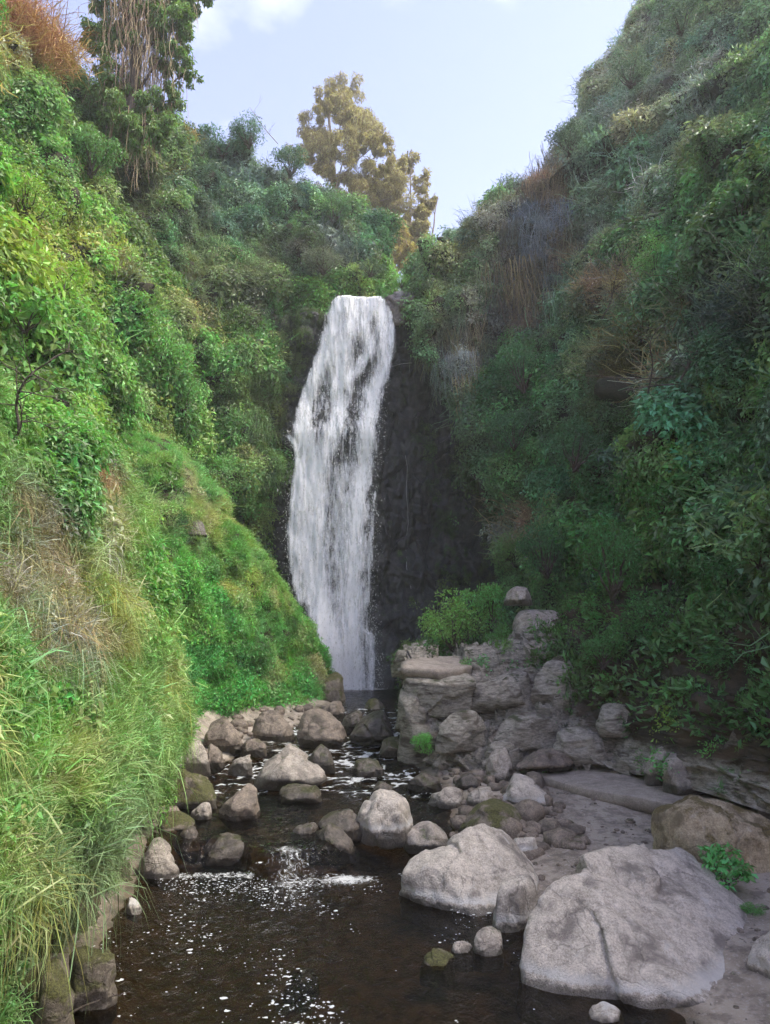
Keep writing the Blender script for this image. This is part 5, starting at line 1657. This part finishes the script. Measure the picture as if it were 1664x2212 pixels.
tree('sunlit_tree', at(885, 585, 55), at(893, 332, 55), 1.8, [(0, .95, .6), (-.7, .86, .5), (.9, .78, .55), (1.0, .68, .35), (0, .56, .4), (-.5, .5, .5), (.3, .4, .55), (-.3, .3, .8), (.5, .22, .7), (-.2, .12, .8)], 5200, .32, SUN_GOLD,
     'tall thin sunlit tree with a bare gap in its trunk', M['pale_bark'], 64, trunk_r=.13, wr=.22)
tree('sunlit_tree', at(925, 585, 53), at(950, 418, 53), 1.4, [(0, .93, .55), (-.4, .75, .55), (-.6, .55, .5), (-.9, .35, .6)], 3000, .32, SUN_GOLD,
     'short sunlit tree half hidden behind the shaded ridge', M['pale_bark'], 65, trunk_r=.11, wr=.22)
tree('sunlit_tree', at(860, 585, 50), at(868, 480, 50), 1.2, [(0, .85, .6), (-.3, .55, .7), (.4, .4, .6), (0, .2, .8)], 3200, .3, (.46, .37, .16),
     'low golden tree at the bottom of the notch above the fall', M['pale_bark'], 66, trunk_r=.1, wr=.22)

def thicket(x, y, Y, rpx, n, tint, label, seed, h=1.0):
    """Upright dry stalks and leaves."""
    r = np.random.default_rng(seed)
    p = at(x, y, Y)
    R = rpx * Y / F
    P = np.c_[r.normal(size=(n, 2)) * R * .5, r.uniform(-.6, .3, n) * R * h]
    D = unit(np.c_[r.normal(size=(n, 2)) * .6, np.full(n, 1.0)])
    e = empty('dry_thicket', p - [0, 0, .8 * R], label=label, category='thicket')
    o = link('stalks', fast_mesh('thicket_stalks', *blades(P, D, r.uniform(.5, 1.3, n) * R * h, r.uniform(.006, .014, n), r.uniform(.2, .9, n), r), M['dry_o']), e, (0, 0, .8 * R))
    o.color = (*tint, 1)
    return e
thicket(40, 70, 22, 95, 2600, (.5, .27, .13), 'golden brown sunlit thicket in the top corner', 71, 1.3)
thicket(120, 110, 24, 60, 1300, (.5, .32, .11), 'yellow sunlit thicket between the golden one and the tall tree', 72, 1.2)
thicket(400, 290, 33, 26, 600, (.46, .33, .10), 'small yellow sunlit clump in the dip beside the tall tree', 73, 1)

def bare_branch(pts, subs, w, mat, label, name='bare_branch', cat='branch', seed=1, n=14, tw=.5):
    """A dead branch: main limb through pts (world), forks off it."""
    r = np.random.default_rng(seed)
    P = catmull(np.array(pts, float), 26)
    base = P[0].copy()
    e = empty(name, base, label=label, category=cat)
    link('limb', fast_mesh('branch_limb', *tube(P - base, w, w * .35, 7), mat), e)
    parts = []
    if not n:
        return e
    for k in range(n):
        i = r.integers(6, 25)
        d = unit(unit(P[min(i + 1, 25)] - P[i - 1]) * .5 + r.normal(size=3) * .8)
        L = tw * r.uniform(.4, 1.3)
        t = np.linspace(0, 1, 8)[:, None]
        q = P[i] - base + d * L * t + np.cumsum(r.normal(size=(8, 3)) * .035 * tw / .5, 0) * t
        parts.append(tube(q, w * .4, w * .1, 4))
        for s in range(2):
            d2 = unit(d + r.normal(size=3) * .7)
            parts.append(tube(q[4] + d2 * L * .5 * t, w * .22, w * .07, 3))
    if n <= 5:
        for k in range(n):
            link('twig', fast_mesh('branch_twig', *merge(parts[3 * k:3 * k + 3]), mat), e)
    else:
        link('twigs', fast_mesh('branch_twigs', *merge(parts), mat), e)
    return e
bare_branch([at(-20, 975, 9.6), at(38, 940, 9.5), at(36, 870, 9.4), at(60, 815, 9.3), at(110, 780, 9.1)], None, .028, M['bark'], 'bare crooked branch standing out from the bank at the frame edge', seed=5, n=18, tw=.65)
bare_branch([at(66, 640, 15), at(64, 590, 15), at(58, 545, 15)], None, .08, M['bark'], 'short dead stump among the yellow green leaves', name='dead_stump', cat='stump', seed=6, n=0)
bare_branch([at(1400, 850, 17.5), at(1410, 790, 17.3), at(1405, 740, 17.2), at(1430, 700, 17)], None, .022, M['bark'], 'pale bare forked branch on the shaded wall', seed=7, n=12, tw=.8)
bare_branch([at(1300, 690, 20.5), at(1320, 650, 20.2), at(1330, 600, 20), at(1345, 560, 20)], None, .022, M['bark'], 'leafless pale shrub on the shaded wall under the lighter bush', name='bare_shrub', cat='shrub', seed=8, n=34, tw=1.0)
bare_branch([at(1470, 820, 16.8), at(1500, 770, 16.6), at(1540, 720, 16.5)], None, .03, M['bark'], 'tangled bare branches above the big leafy bush', seed=9, n=20, tw=.9)
bare_branch([at(1455, 815, 17), at(1390, 818, 16.8), at(1320, 815, 16.6), at(1265, 812, 16.4)], None, .016, M['bark'], 'long dead frond stalk sticking out sideways from the shaded wall', name='dead_stalk', seed=10, n=5, tw=.6)
bare_branch([at(1455, 830, 17), at(1400, 835, 16.8), at(1345, 845, 16.6)], None, .024, M['bark'], 'shorter dead stalk just below the long one', name='dead_stalk', seed=11, n=4, tw=.5)
bare_branch([at(215, 1925, 9.5), at(240, 1955, 9.2), at(225, 2000, 9.05), at(192, 2012, 9.0)], None, .012, M['pale_bark'], 'curved dead root dangling from the bank over the pool', name='dead_root', cat='root', seed=12, n=0)
bare_branch([on(150, 2190, .05), on(190, 2170, .10), on(255, 2148, .12)], None, .016, M['bark'], 'dark stick lying half in the pool under the bank', name='fallen_stick', cat='stick', seed=13, n=3, tw=.2)
bare_branch([at(600, 310, 40), at(570, 275, 40), at(540, 232, 40)], None, .03, M['pale_bark'], 'thin bare twig against the sky beside the big sunlit tree', seed=14, n=10, tw=.9)

# ------------------------------------------------------------------ haze
m, nt, out = new_mat('haze')
pv = nt.nodes.new('ShaderNodeVolumePrincipled')
pv.inputs['Color'].default_value = (0.93, 0.96, 1.0, 1)
pv.inputs['Density'].default_value = 0.0012
pv.inputs['Anisotropy'].default_value = 0.25
nt.links.new(pv.outputs[0], out.inputs['Volume'])
bm = bmesh.new()
bmesh.ops.create_cube(bm, size=1)
me = bpy.data.meshes.new('haze')
bm.to_mesh(me)
bm.free()
me.materials.append(m)
hz_o = link('haze', me, None, (0, 20, 27), kind='stuff', label='thin pale haze filling the gorge')
hz_o.scale = (620, 620, 62)
S.cycles.volume_bounces = 1

# spray hanging at the foot of the fall
m, nt, out = new_mat('mist')
pv = nt.nodes.new('ShaderNodeVolumePrincipled')
pv.inputs['Color'].default_value = (0.97, 0.98, 1.0, 1)
pv.inputs['Density'].default_value = 0.07
nt.links.new(pv.outputs[0], out.inputs['Volume'])
Dv, Tv = ico(3)
me = fast_mesh('mist', Dv * [2.1, 1.1, 1.9], Tv, m, True)
link('mist', me, None, (-1.5, 30.9, 2.2), kind='stuff', label='fine spray drifting at the foot of the waterfall')
